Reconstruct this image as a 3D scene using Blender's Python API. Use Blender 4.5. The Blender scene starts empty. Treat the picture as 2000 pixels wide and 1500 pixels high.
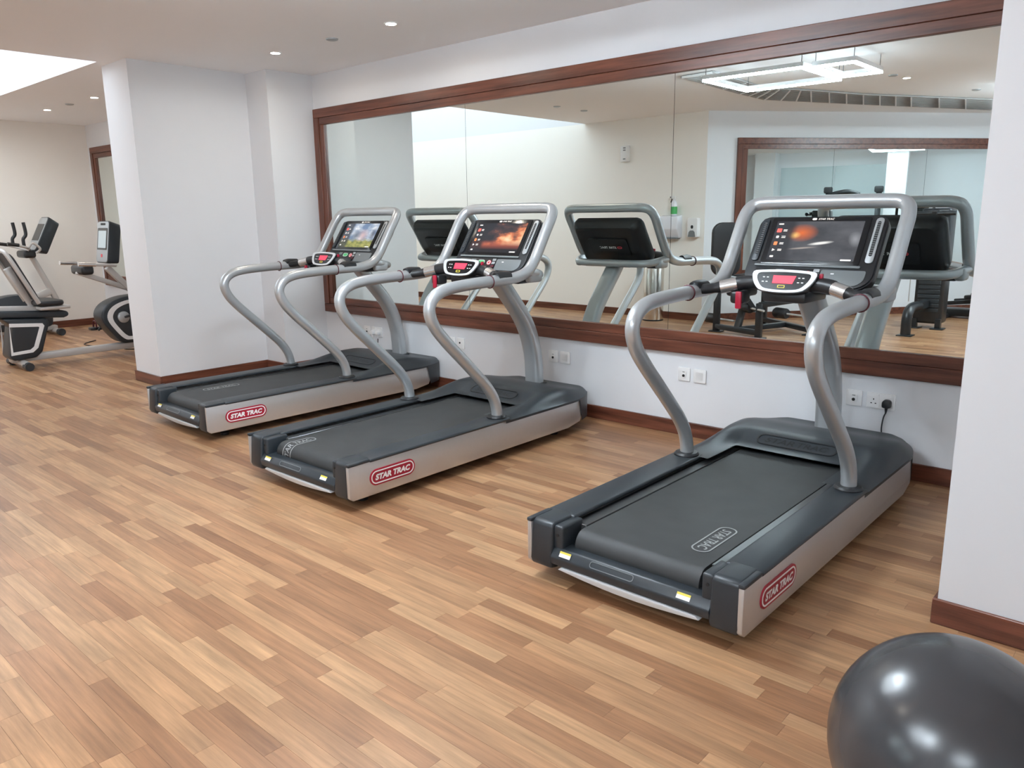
import bpy, bmesh, math, random
from mathutils import Vector, Matrix
R = math.radians
random.seed(7)
scene = bpy.context.scene
COL = scene.collection

# ------------------------------------------------------------------ camera
YAW, PITCH, ROLL, FPX, CAMH = R(-41.96938), R(-12.19306), R(-0.78843), 1521.68, 1.4
fw = Vector((math.sin(YAW)*math.cos(PITCH), math.cos(YAW)*math.cos(PITCH), math.sin(PITCH)))
r0 = Vector((math.cos(YAW), -math.sin(YAW), 0)); u0 = r0.cross(fw)
rt = r0*math.cos(ROLL) + u0*math.sin(ROLL); up = -r0*math.sin(ROLL) + u0*math.cos(ROLL)
cd = bpy.data.cameras.new('camera'); cd.sensor_width = 36; cd.lens = 36*FPX/2000; cd.clip_start = .05
cam = bpy.data.objects.new('camera', cd); COL.objects.link(cam)
cam.matrix_world = Matrix(((rt.x, up.x, -fw.x, 0), (rt.y, up.y, -fw.y, 0), (rt.z, up.z, -fw.z, CAMH), (0, 0, 0, 1)))
scene.camera = cam
# ------------------------------------------------------------------ sky, exposure
SKY, LED, DOWN = 2.9, 132.0, 420.0
w = bpy.data.worlds.new('sky'); scene.world = w; w.use_nodes = True
bg = w.node_tree.nodes['Background']; bg.inputs[0].default_value = (.86, .93, 1, 1); bg.inputs[1].default_value = SKY
vs = scene.view_settings; vs.view_transform = 'Standard'; vs.look = 'None'; vs.gamma = 1; vs.use_curve_mapping = False
vs.exposure = 0.40
scene.cycles.max_bounces = 12; scene.cycles.diffuse_bounces = 8; scene.cycles.glossy_bounces = 8
scene.cycles.sample_clamp_indirect = 6

# ------------------------------------------------------------------ mesh helpers
class MB:
    def __init__(s): s.v = []; s.f = []
    def add(s, vs, fs):
        o = len(s.v); s.v += [tuple(p) for p in vs]; s.f += [tuple(i+o for i in f) for f in fs]; return s
    def box(s, x0, x1, y0, y1, z0, z1):
        return s.add([(x0,y0,z0),(x1,y0,z0),(x1,y1,z0),(x0,y1,z0),(x0,y0,z1),(x1,y0,z1),(x1,y1,z1),(x0,y1,z1)],
                     [(0,3,2,1),(4,5,6,7),(0,1,5,4),(1,2,6,5),(2,3,7,6),(3,0,4,7)])
    def bar(s, a, b, w, h, upv=(0,0,1)):
        a, b = Vector(a), Vector(b); d = (b-a).normalized(); upv = Vector(upv)
        if abs(d.dot(upv)) > .98: upv = Vector((0,1,0))
        x = d.cross(upv).normalized()*w/2; y = x.cross(d).normalized()*h/2
        vs = [p+q for p in (a, b) for q in (-x-y, x-y, x+y, -x+y)]
        return s.add(vs, [(0,3,2,1)[::-1],(4,5,6,7)[::-1],(0,1,5,4)[::-1],(1,2,6,5)[::-1],(2,3,7,6)[::-1],(3,0,4,7)[::-1]])
    def tube(s, path, r, seg=14, ry=None, upv=None, caps=True, closed=False):
        P = [Vector(p) for p in path]; n = len(P); rs = r if isinstance(r, (list, tuple)) else [r]*n
        T = []
        for i in range(n):
            a = P[(i-1) % n] if closed else P[max(i-1, 0)]; b = P[(i+1) % n] if closed else P[min(i+1, n-1)]
            T.append((b-a).normalized())
        ref = Vector(upv) if upv else (Vector((0,0,1)) if abs(T[0].z) < .9 else Vector((1,0,0)))
        x = T[0].cross(ref).normalized(); base = len(s.v)
        for i in range(n):
            if upv: x = T[i].cross(ref).normalized()
            else: x = (x - T[i]*x.dot(T[i])).normalized()
            y = T[i].cross(x)
            for k in range(seg):
                t = 2*math.pi*k/seg
                s.v.append(tuple(P[i] + x*math.cos(t)*rs[i] + y*math.sin(t)*(rs[i] if ry is None else ry)))
        for i in range(n if closed else n-1):
            j = (i+1) % n
            for k in range(seg):
                m = (k+1) % seg
                s.f.append((base+i*seg+k, base+i*seg+m, base+j*seg+m, base+j*seg+k))
        if caps and not closed:
            s.f.append(tuple(base+k for k in range(seg))[::-1]); s.f.append(tuple(base+(n-1)*seg+k for k in range(seg)))
        return s
    def lathe(s, prof, c=(0,0,0), seg=24, axis='z'):
        base = len(s.v); n = len(prof)
        for r, h in prof:
            for k in range(seg):
                t = 2*math.pi*k/seg; a, b = r*math.cos(t), r*math.sin(t)
                p = (a, b, h) if axis == 'z' else ((h, a, b) if axis == 'x' else (b, h, a))
                s.v.append((c[0]+p[0], c[1]+p[1], c[2]+p[2]))
        for i in range(n-1):
            for k in range(seg):
                m = (k+1) % seg; s.f.append((base+i*seg+k, base+i*seg+m, base+(i+1)*seg+m, base+(i+1)*seg+k))
        s.f.append(tuple(base+k for k in range(seg))[::-1]); s.f.append(tuple(base+(n-1)*seg+k for k in range(seg)))
        return s
    def prism(s, poly, fn, d0, d1):
        """poly: 2D points; fn(a, b, d) -> 3D"""
        n = len(poly)
        vs = [fn(a, b, d0) for a, b in poly] + [fn(a, b, d1) for a, b in poly]
        fs = [tuple(range(n))[::-1], tuple(range(n, 2*n))] + [(i, (i+1) % n, n+(i+1) % n, n+i) for i in range(n)]
        return s.add(vs, fs)
    def ring(s, outer, inner, fn, d0, d1):
        n = len(outer); b = [fn(p[0], p[1], d) for d in (d0, d1) for ply in (outer, inner) for p in ply]
        fs = []
        for i in range(n):
            j = (i+1) % n
            fs += [(i, n+i, n+j, j), (2*n+i, 2*n+j, 3*n+j, 3*n+i), (i, j, 2*n+j, 2*n+i), (n+i, 3*n+i, 3*n+j, n+j)]
        return s.add(b, fs)
    def build(s, name, mat, parent=None, bevel=0, smooth=True, seg=2, loc=None, fix=True):
        me = bpy.data.meshes.new(name); me.from_pydata(s.v, [], s.f)
        bm = bmesh.new(); bm.from_mesh(me)
        if fix: bmesh.ops.recalc_face_normals(bm, faces=bm.faces)
        if bevel:
            es = [e for e in bm.edges if len(e.link_faces) == 2 and e.calc_face_angle(0) > R(28)]
            bmesh.ops.bevel(bm, geom=es, offset=bevel, segments=seg, profile=.5, affect='EDGES', clamp_overlap=True)
        bm.to_mesh(me); bm.free()
        if smooth:
            me.shade_smooth(); me.set_sharp_from_angle(angle=R(38))
        me.materials.append(mat)
        o = bpy.data.objects.new(name, me); COL.objects.link(o)
        if parent: o.parent = parent
        if loc: o.location = loc
        return o
def cr(pts, n=6, closed=False):
    P = [Vector(p) for p in pts]; out = []; m = len(P)
    for i in range(m if closed else m-1):
        if closed: a, b, c, d = P[i-1], P[i], P[(i+1) % m], P[(i+2) % m]
        else: a, b, c, d = P[max(i-1, 0)], P[i], P[i+1], P[min(i+2, m-1)]
        for k in range(n):
            t = k/n
            out.append(.5*((2*b) + (c-a)*t + (2*a-5*b+4*c-d)*t*t + (3*b-a-3*c+d)*t**3))
    if not closed: out.append(P[-1])
    return out
def rrect(w, h, r, n=5, cx=0, cy=0):
    out = []
    rr = r if isinstance(r, (list, tuple)) else [r]*4
    for q, (sx, sy) in enumerate(((1, 1), (-1, 1), (-1, -1), (1, -1))):
        r_ = rr[q]
        for k in range(n+1):
            t = math.pi/2*(q + k/n)
            out.append((cx + sx*(w/2-r_) + r_*math.cos(t), cy + sy*(h/2-r_) + r_*math.sin(t)))
    return out
def sst(a, b, x):
    t = min(max((x-a)/(b-a), 0), 1); return t*t*(3-2*t)
def empty(name, loc=(0,0,0), rz=0):
    o = bpy.data.objects.new(name, None); COL.objects.link(o); o.location = loc; o.rotation_euler = (0, 0, rz); o.empty_display_size = .1
    return o
def tag(o, label, cat, group=None, kind=None):
    o['label'] = label; o['category'] = cat
    if group: o['group'] = group
    if kind: o['kind'] = kind
    return o
def struct(o, label, cat): return tag(o, label, cat, kind='structure')
_tc = {}
def text_geo(s, offset=.02, shear=.22):
    k = (s, offset, shear)
    if k in _tc: return _tc[k]
    c = bpy.data.curves.new('t', 'FONT'); c.body = s; c.shear = shear; c.offset = offset; c.resolution_u = 3; c.fill_mode = 'FRONT'
    o = bpy.data.objects.new('t', c); COL.objects.link(o)
    dg = bpy.context.evaluated_depsgraph_get(); me = bpy.data.meshes.new_from_object(o.evaluated_get(dg))
    vs = [(v.co.x, v.co.y) for v in me.vertices]; fs = [tuple(p.vertices) for p in me.polygons]
    bpy.data.objects.remove(o); bpy.data.curves.remove(c); bpy.data.meshes.remove(me)
    x0 = min(v[0] for v in vs); x1 = max(v[0] for v in vs); y0 = min(v[1] for v in vs); y1 = max(v[1] for v in vs)
    vs = [((v[0]-x0)/(x1-x0)-.5, (v[1]-y0)/(y1-y0)-.5) for v in vs]
    _tc[k] = (vs, fs); return _tc[k]
def lettering(name, s, w, h, fn, mat, parent, offset=.02, shear=.22):
    vs, fs = text_geo(s, offset, shear); m = MB(); m.add([fn(a*w, b*h) for a, b in vs], fs)
    return m.build(name, mat, parent, smooth=False, fix=False)

# ------------------------------------------------------------------ materials
def new(name):
    m = bpy.data.materials.new(name); m.use_nodes = True; nt = m.node_tree
    return m, nt, nt.nodes['Principled BSDF'], nt.links
def plain(name, col, rough=.5, metal=0, noise=.0, scale=20, bump=0, coat=0, spec=.5):
    m, nt, b, L = new(name); b.inputs['Roughness'].default_value = rough; b.inputs['Metallic'].default_value = metal
    b.inputs['Specular IOR Level'].default_value = spec
    b.inputs['Coat Weight'].default_value = coat
    tc = nt.nodes.new('ShaderNodeTexCoord'); nz = nt.nodes.new('ShaderNodeTexNoise'); nz.inputs['Scale'].default_value = scale; nz.inputs['Detail'].default_value = 4
    L.new(tc.outputs['Object'], nz.inputs['Vector'])
    mx = nt.nodes.new('ShaderNodeMix'); mx.data_type = 'RGBA'
    mx.inputs[6].default_value = (*[c*(1-noise) for c in col], 1); mx.inputs[7].default_value = (*[min(c*(1+noise), 1) for c in col], 1)
    L.new(nz.outputs['Fac'], mx.inputs[0]); L.new(mx.outputs[2], b.inputs['Base Color'])
    if bump:
        bp = nt.nodes.new('ShaderNodeBump'); bp.inputs['Strength'].default_value = bump; bp.inputs['Distance'].default_value = .002
        L.new(nz.outputs['Fac'], bp.inputs['Height']); L.new(bp.outputs['Normal'], b.inputs['Normal'])
    return m
def glow(name, col, strength):
    m, nt, b, L = new(name); b.inputs['Base Color'].default_value = (*[c*.6 for c in col], 1)
    b.inputs['Emission Color'].default_value = (*col, 1); b.inputs['Emission Strength'].default_value = strength; return m
def wood(name, dark, light, rough, axis):
    m, nt, b, L = new(name); b.inputs['Roughness'].default_value = rough
    g = nt.nodes.new('ShaderNodeNewGeometry'); mp = nt.nodes.new('ShaderNodeMapping')
    sc = [28, 28, 28]; sc[axis] = 1.6; mp.inputs['Scale'].default_value = sc
    L.new(g.outputs['Position'], mp.inputs['Vector'])
    nz = nt.nodes.new('ShaderNodeTexNoise'); nz.inputs['Scale'].default_value = 1; nz.inputs['Detail'].default_value = 7; nz.inputs['Roughness'].default_value = .65
    L.new(mp.outputs[0], nz.inputs['Vector'])
    rp = nt.nodes.new('ShaderNodeValToRGB'); rp.color_ramp.elements[0].position = .32; rp.color_ramp.elements[1].position = .7
    rp.color_ramp.elements[0].color = (*dark, 1); rp.color_ramp.elements[1].color = (*light, 1)
    L.new(nz.outputs['Fac'], rp.inputs[0]); L.new(rp.outputs[0], b.inputs['Base Color']); return m
def floor_mat(name, attr):
    m, nt, b, L = new(name); N = nt.nodes.new
    if attr: src = N('ShaderNodeAttribute'); src.attribute_name = 'tone'; fac = src.outputs['Color']
    else: src = N('ShaderNodeObjectInfo'); fac = src.outputs['Color']
    sp = N('ShaderNodeSeparateColor'); L.new(fac, sp.inputs[0])
    rp = N('ShaderNodeValToRGB'); e = rp.color_ramp.elements
    e[0].position = 0; e[0].color = (.245, .116, .056, 1); e[1].position = 1; e[1].color = (.480, .285, .152, 1)
    x = e.new(.35); x.color = (.335, .170, .085, 1); x = e.new(.7); x.color = (.415, .233, .120, 1)
    L.new(sp.outputs[0], rp.inputs[0])
    g = N('ShaderNodeNewGeometry'); off = N('ShaderNodeCombineXYZ'); mul = N('ShaderNodeMath'); mul.operation = 'MULTIPLY'; mul.inputs[1].default_value = 37
    L.new(sp.outputs[1], mul.inputs[0]); L.new(mul.outputs[0], off.inputs[0]); L.new(mul.outputs[0], off.inputs[2])
    ad = N('ShaderNodeVectorMath'); L.new(g.outputs['Position'], ad.inputs[0]); L.new(off.outputs[0], ad.inputs[1])
    mp = N('ShaderNodeMapping'); mp.inputs['Scale'].default_value = (3.6, 62, 1); L.new(ad.outputs[0], mp.inputs[0])
    nz = N('ShaderNodeTexNoise'); nz.inputs['Scale'].default_value = 1; nz.inputs['Detail'].default_value = 6; nz.inputs['Roughness'].default_value = .62; L.new(mp.outputs[0], nz.inputs['Vector'])
    mp2 = N('ShaderNodeMapping'); mp2.inputs['Scale'].default_value = (2.2, 9, 1); L.new(ad.outputs[0], mp2.inputs[0])
    n2 = N('ShaderNodeTexNoise'); n2.inputs['Scale'].default_value = 1; n2.inputs['Detail'].default_value = 2; L.new(mp2.outputs[0], n2.inputs['Vector'])
    r2 = N('ShaderNodeMapRange'); r2.inputs[1].default_value = .3; r2.inputs[2].default_value = .7; r2.inputs[3].default_value = .72; r2.inputs[4].default_value = 1.2; L.new(nz.outputs['Fac'], r2.inputs[0])
    r3 = N('ShaderNodeMapRange'); r3.inputs[1].default_value = .3; r3.inputs[2].default_value = .7; r3.inputs[3].default_value = .84; r3.inputs[4].default_value = 1.12; L.new(n2.outputs['Fac'], r3.inputs[0])
    pr = N('ShaderNodeMath'); pr.operation = 'MULTIPLY'; L.new(r2.outputs[0], pr.inputs[0]); L.new(r3.outputs[0], pr.inputs[1])
    sc = N('ShaderNodeVectorMath'); sc.operation = 'SCALE'; L.new(rp.outputs[0], sc.inputs[0]); L.new(pr.outputs[0], sc.inputs['Scale'])
    L.new(sc.outputs[0], b.inputs['Base Color']); b.inputs['Roughness'].default_value = .36; b.inputs['Specular IOR Level'].default_value = .4
    return m
M = {}
M['wall'] = plain('wall_paint', (.745, .76, .785), .55, noise=.012, scale=6, bump=.04)
M['cream'] = plain('cream_paint', (.88, .85, .80), .55, noise=.012, scale=6, bump=.04)
M['ceil'] = plain('ceiling_paint', (.93, .935, .95), .7, noise=.01, scale=3)
M['wood_x'] = wood('walnut_along_x', (.058, .017, .010), (.205, .070, .040), .32, 0)
M['wood_y'] = wood('walnut_along_y', (.058, .017, .010), (.205, .070, .040), .32, 1)
M['wood_z'] = wood('walnut_along_z', (.058, .017, .010), (.205, .070, .040), .32, 2)
M['floor1'] = floor_mat('floor_strip', False); M['floorN'] = floor_mat('floor_strips', True)
M['joint'] = plain('floor_joint', (.20, .10, .055), .7)
M['mirror'] = plain('mirror_silver', (.81, .88, .865), .0, 1)
M['tube'] = plain('silver_tube_paint', (.50, .525, .54), .30, .55, noise=.02)
M['panel'] = plain('brushed_panel', (.60, .595, .59), .42, .75, noise=.03, scale=60)
M['dark'] = plain('dark_plastic', (.022, .028, .034), .40, noise=.1, bump=.03, scale=200)
M['black'] = plain('black_plastic', (.012, .013, .015), .38, noise=.1)
M['gloss'] = plain('glossy_bezel', (.006, .007, .009), .12)
M['belt'] = plain('belt_rubber', (.033, .035, .036), .6, noise=.28, scale=9, bump=.05)
M['strip'] = plain('foot_strip_metal', (.13, .135, .14), .3, .7, noise=.1)
M['red'] = plain('badge_red', (.33, .008, .03), .35)
M['redband'] = plain('red_band', (.075, .006, .014), .5)
M['white'] = plain('white_print', (.82, .82, .82), .5)
M['grey'] = plain('grey_print', (.32, .33, .33), .6)
M['grip'] = plain('steel_contact', (.70, .69, .68), .25, .9)
M['kick'] = plain('kick_strip', (.62, .64, .66), .45, .2)
M['yellow'] = plain('yellow_sticker', (.75, .62, .08), .5)
M['silverplastic'] = plain('silver_plastic', (.42, .44, .45), .4, .4)
M['greypad'] = plain('grey_pad', (.16, .175, .18), .4)
M['plate'] = plain('socket_white', (.82, .82, .82), .35)
M['hole'] = plain('socket_hole', (.01, .01, .01), .6)
M['ball'] = plain('ball_rubber', (.044, .045, .049), .24, noise=.12, scale=5, spec=.6)
M['bike'] = plain('bike_silver', (.52, .50, .48), .4, .3)
M['bikewhite'] = plain('bike_white_trim', (.80, .80, .80), .4)
M['pad'] = plain('black_pad', (.014, .014, .016), .5, noise=.1)
M['frameblk'] = plain('black_steel', (.018, .020, .023), .35)
M['slat'] = plain('grille_aluminium', (.36, .36, .35), .5)
M['steel'] = plain('bin_steel', (.72, .70, .66), .18, 1)
M['led'] = glow('led_white', (.80, .91, 1), LED)
M['down'] = glow('downlight_glow', (1, .90, .76), DOWN)
M['green'] = plain('green_label', (.07, .42, .12), .4)
M['btn_g'] = glow('button_green', (.10, .55, .20), .25); M['btn_r'] = glow('button_red', (.7, .06, .08), .3)
M['disp'] = glow('red_display', (.85, .05, .10), .55)
M['icon_r'] = glow('icon_red', (.85, .10, .08), .7); M['icon_w'] = glow('icon_white', (.8, .75, .7), .6); M['icon_o'] = glow('icon_orange', (.8, .2, .06), .6)
M['glassblue'] = plain('tinted_glass_panel', (.52, .60, .62), .25)
M['clear'] = plain('clear_plastic', (.78, .80, .86), .15)
m, nt, b, L = new('skylight_glass'); nt.nodes.remove(b)
tr = nt.nodes.new('ShaderNodeBsdfTransparent'); gl = nt.nodes.new('ShaderNodeBsdfGlossy'); gl.inputs['Roughness'].default_value = .05
mx = nt.nodes.new('ShaderNodeMixShader'); mx.inputs[0].default_value = .06
L.new(tr.outputs[0], mx.inputs[1]); L.new(gl.outputs[0], mx.inputs[2]); L.new(mx.outputs[0], nt.nodes['Material Output'].inputs[0]); M['glass'] = m
def screen_mat(kind):
    m, nt, b, L = new('screen_'+kind); N = nt.nodes.new
    b.inputs['Base Color'].default_value = (.004, .004, .005, 1); b.inputs['Roughness'].default_value = .15
    uv = N('ShaderNodeUVMap'); uv.uv_map = 'uv'
    sp = N('ShaderNodeSeparateXYZ'); L.new(uv.outputs[0], sp.inputs[0])
    def math_(op, a, c, clamp=False):
        n = N('ShaderNodeMath'); n.operation = op; n.use_clamp = clamp
        for i, q in enumerate((a, c)):
            if isinstance(q, (int, float)): n.inputs[i].default_value = q
            else: L.new(q, n.inputs[i])
        return n.outputs[0]
    def noise(sc, det, dist=0, s=(1, 1, 1)):
        mp = N('ShaderNodeMapping'); mp.inputs['Scale'].default_value = s; L.new(uv.outputs[0], mp.inputs[0])
        n = N('ShaderNodeTexNoise'); n.inputs['Scale'].default_value = sc; n.inputs['Detail'].default_value = det; n.inputs['Distortion'].default_value = dist
        L.new(mp.outputs[0], n.inputs['Vector']); return n.outputs['Fac']
    def ramp(f, els):
        r = N('ShaderNodeValToRGB'); e = r.color_ramp.elements
        e[0].position, e[0].color = els[0][0], (*els[0][1], 1); e[1].position, e[1].color = els[-1][0], (*els[-1][1], 1)
        for p, c in els[1:-1]: x = e.new(p); x.color = (*c, 1)
        L.new(f, r.inputs[0]); return r.outputs[0]
    def mix(f, a, c):
        n = N('ShaderNodeMix'); n.data_type = 'RGBA'
        for i, q in ((0, f), (6, a), (7, c)):
            if isinstance(q, tuple): n.inputs[i].default_value = (*q, 1)
            elif isinstance(q, (int, float)): n.inputs[i].default_value = q
            else: L.new(q, n.inputs[i])
        return n.outputs[2]
    def blob(cx, cy, rx, ry, rot=0):
        mp = N('ShaderNodeMapping'); mp.vector_type = 'TEXTURE'; mp.inputs['Location'].default_value = (cx, cy, 0); mp.inputs['Rotation'].default_value = (0, 0, rot); mp.inputs['Scale'].default_value = (rx, ry, 1)
        L.new(uv.outputs[0], mp.inputs[0]); g = N('ShaderNodeTexGradient'); g.gradient_type = 'SPHERICAL'; L.new(mp.outputs[0], g.inputs[0]); return g.outputs['Fac']
    U, V = sp.outputs[0], sp.outputs[1]
    if kind == 'flare':
        c = ramp(noise(2.2, 4), [(.3, (.045, .05, .058)), (.7, (.12, .125, .14))])
        c = mix(blob(.33, .70, .20, .24), c, (.75, .16, .04)); c = mix(blob(.25, .64, .08, .10), c, (1, .62, .2))
        c = mix(math_('MULTIPLY', blob(.58, .44, .16, .045, .3), 1.6, True), c, (.85, .85, .82)); c = mix(blob(.38, .31, .2, .03, .2), c, (.45, .40, .36)); c = mix(blob(.95, .55, .08, .2, .1), c, (.3, .31, .33))
    elif kind == 'sunset':
        s = math_('ADD', math_('MULTIPLY', noise(3.2, 5), .9), math_('MULTIPLY', math_('SUBTRACT', U, V), .35))
        c = ramp(s, [(.30, (.03, .035, .045)), (.42, (.10, .06, .06)), (.52, (.72, .22, .10)), (.62, (.95, .55, .30)), (.74, (.9, .75, .5))])
        low = ramp(V, [(.10, (.02, .022, .028)), (.32, (.5, .12, .08))])
        c = mix(ramp(V, [(.22, (1, 1, 1)), (.42, (0, 0, 0))]), c, low)
    else:
        sky = ramp(noise(4, 5), [(.38, (.16, .24, .38)), (.55, (.45, .52, .62)), (.7, (.85, .85, .86))])
        gnd = ramp(noise(7, 4), [(.35, (.12, .16, .04)), (.65, (.45, .42, .12))])
        c = mix(ramp(math_('ADD', V, math_('MULTIPLY', noise(6, 3), .3)), [(.40, (1, 1, 1)), (.52, (0, 0, 0))]), sky, gnd)
        c = mix(blob(.62, .5, .2, .3), c, (.6, .42, .42)); c = mix(blob(.42, .5, .17, .3), c, (.13, .16, .2)); c = mix(blob(.92, .55, .1, .3), c, (.12, .13, .16))
    side = ramp(U, [(.20, (1, 1, 1)), (.27, (0, 0, 0))])
    c = mix(math_('MULTIPLY', side, .85), c, (.03, .033, .04))
    L.new(c, b.inputs['Emission Color']); b.inputs['Emission Strength'].default_value = .85
    return m

# ------------------------------------------------------------------ setting
YW, ZC = 4.347, 2.655
XL, XR, YB = -11.55, 3.4, -4.3
WA, AX = -.65, -5.0                       # wall opposite the mirrors and its corner
ADIR = Vector((.6216, -.7833, 0)); ANRM = Vector((.7833, .6216, 0)); ALEN = 4.66
AEND = Vector((AX, WA, 0)) + ADIR*ALEN
PX0, PX1, PY0 = -7.1, -6.62, 2.86         # partition
SX0, SX1 = -6.62, -6.285                  # pilaster beside the partition
SY0 = 3.885
CX0, CX1, CY0 = -.565, .95, 2.808         # column
KX0, KX1, KY0, KY1 = XL, -6.93, WA, 2.76  # skylight opening
fl = struct(MB().box(XL-.2, XR+.2, YB-.2, YW+.2, -.15, -.004).build('floor', M['joint'], smooth=False), 'wood-look strip floor of the gym', 'floor')
def wallbox(name, label, *b): return struct(MB().box(*b).build(name, M['cream' if 'cream' in label else 'wall'], smooth=False), label, 'wall')
wallbox('wall_back', 'white wall carrying the long framed mirrors', XL-.15, XR+.15, YW, YW+.15, -.004, ZC)
wallbox('wall_left', 'cream end wall behind the exercise bikes', XL-.15, XL, WA-.15, YW, -.004, ZC)
wallbox('wall_right', 'white end wall with tinted panels', XR, XR+.15, YB-.15, YW, -.004, ZC)
wallbox('wall_front', 'cream wall with the towel and soap dispensers', XL, AX, WA-.15, WA, -.004, ZC)
wallbox('wall_rear', 'white wall at the back of the weights area', AEND.x-.1, XR, YB-.15, YB, -.004, ZC)
m = MB(); a = Vector((AX, WA, 0)); q = [a, AEND, AEND-ANRM*.15, a-ANRM*.15]
m.prism([(p.x, p.y) for p in q], lambda x, y, d: (x, y, d), -.004, ZC)
struct(m.build('wall_angled', M['wall'], smooth=False), 'white angled wall with a walnut framed mirror', 'wall')
m = MB(); m.prism([(PX0, PY0), (PX1, PY0), (PX1, SY0), (SX1, SY0), (SX1, YW), (PX0, YW)], lambda x, y, d: (x, y, d), -.004, ZC)
struct(m.build('wall_partition', M['wall'], smooth=False), 'white partition with a step dividing treadmills from bikes', 'wall')
wallbox('wall_column', 'wide white pillar at the end of the treadmill row', CX0, CX1, CY0, YW, -.004, ZC)
m = MB()                                   # ceiling slab with the skylight opening
for bx in ((KX1, XR+.15, YB-.15, YW+.15), (KX0, KX1, KY1, YW+.15), (KX0, KX1, YB-.15, KY0-.15)): m.box(*bx, ZC, ZC+.1)
struct(m.build('ceiling', M['ceil'], smooth=False), 'plain white ceiling with a skylight opening', 'ceiling')
m = MB(); m.box(KX0-.1, KX0, KY0-.15, KY1+.1, ZC+.1, 3.7).box(KX1, KX1+.1, KY0-.15, KY1+.1, ZC+.1, 3.7).box(KX0, KX1, KY1, KY1+.1, ZC+.1, 3.7).box(KX0, KX1, KY0-.15, KY0, ZC, 3.7)
struct(m.build('wall_skylight', M['wall'], smooth=False), 'white shaft walls rising to the skylight', 'wall')
wn = struct(empty('window_1', ((KX0+KX1)/2, (KY0+KY1)/2, 3.7)), 'skylight over the bike area', 'skylight')
MB().box(-(KX1-KX0)/2-.1, (KX1-KX0)/2+.1, -(KY1-KY0)/2-.1, (KY1-KY0)/2+.1, .02, .03).build('pane', M['glass'], wn, smooth=False)
# baseboards
BH, BT = .092, .014
def baseboard(name, label, a, b, nrm, mat):
    a, b, n = Vector((*a, 0)), Vector((*b, 0)), Vector((*nrm, 0)); m = MB()
    m.add([p for z in (0, BH) for p in (a+Vector((0,0,z)), b+Vector((0,0,z)), b+n*BT+Vector((0,0,z)), a+n*BT+Vector((0,0,z)))],
          [(0,1,2,3),(4,5,6,7),(0,1,5,4),(1,2,6,5),(2,3,7,6),(3,0,4,7)])
    struct(m.build(name, M[mat], bevel=.003, seg=1), label, 'baseboard')
baseboard('baseboard_back', 'walnut baseboard under the treadmill mirror', (SX1, YW), (CX0, YW), (0, -1), 'wood_x')
baseboard('baseboard_bikes', 'walnut baseboard under the bike area mirror', (XL, YW), (PX0, YW), (0, -1), 'wood_x')
baseboard('baseboard_left', 'walnut baseboard along the cream end wall', (XL, WA), (XL, YW), (1, 0), 'wood_y')
baseboard('baseboard_front', 'walnut baseboard under the dispensers', (XL, WA), (AX, WA), (0, 1), 'wood_x')
baseboard('baseboard_angled', 'walnut baseboard along the angled wall', (AX, WA), (AEND.x, AEND.y), (ANRM.x, ANRM.y), 'wood_x')
baseboard('baseboard_partition', 'walnut baseboard on the end of the partition', (PX0-.014, PY0), (PX1+.014, PY0), (0, -1), 'wood_x')
baseboard('baseboard_partition_side', 'walnut baseboard along the long side of the partition', (PX1, PY0), (PX1, SY0), (1, 0), 'wood_y')
baseboard('baseboard_step', 'short walnut baseboard on the step of the partition', (SX0+.014, SY0), (SX1+.014, SY0), (0, -1), 'wood_x')
baseboard('baseboard_step_side', 'walnut baseboard on the side of the partition step', (SX1, SY0), (SX1, YW), (1, 0), 'wood_y')
baseboard('baseboard_column', 'walnut baseboard on the front of the wide pillar', (CX0-.014, CY0), (CX1+.014, CY0), (0, -1), 'wood_x')
baseboard('baseboard_column_side', 'walnut baseboard on the side of the wide pillar', (CX0, CY0), (CX0, YW), (-1, 0), 'wood_y')
baseboard('baseboard_right', 'walnut baseboard along the white end wall', (XR, YB), (XR, YW), (-1, 0), 'wood_y')
baseboard('baseboard_rear', 'walnut baseboard of the weights area', (AEND.x, YB), (XR, YB), (0, 1), 'wood_x')
# floor strips
SW, GAP = .0605, .0006
LENS = [.30, .42, .54, .66, .78]
strips = []
y = YB; row = 0
while y < YW - .001:
    h = min(SW, YW - y); x = XL - random.random()*.7; prev = .5
    while x < XR:
        Ln = random.choice(LENS); t = random.random(); t = .15*prev + .85*t
        x0, x1 = max(x, XL), min(x+Ln, XR)
        if x1 - x0 > .02: strips.append((x0, x1, y, y+h, t, random.random(), x0 == x and x1 == x+Ln and h == SW, Ln))
        prev = 1-t; x += Ln
    y += SW; row += 1
def px(p):
    d = Vector(p) - Vector((0, 0, CAMH)); z = d.dot(fw)
    return None if z < .1 else (1000+FPX*d.dot(rt)/z, 750-FPX*d.dot(up)/z, z)
near = []
for i, s in enumerate(strips):
    if not s[6]: continue
    c = [px((x, y, 0)) for x, y in ((s[0], s[2]), (s[1], s[2]), (s[1], s[3]), (s[0], s[3]))]
    if any(p is None for p in c): continue
    cc = (sum(p[0] for p in c)/4, sum(p[1] for p in c)/4)
    if not (0 < cc[0] < 2000 and 0 < cc[1] < 1500): continue
    if cc[0] > 1060 and cc[1] < 1260: continue
    A = abs(sum(c[k][0]*c[(k+1) % 4][1]-c[(k+1) % 4][0]*c[k][1] for k in range(4)))/2
    near.append((A, i))
near = set(i for A, i in sorted(near, reverse=True)[:300])
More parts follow.
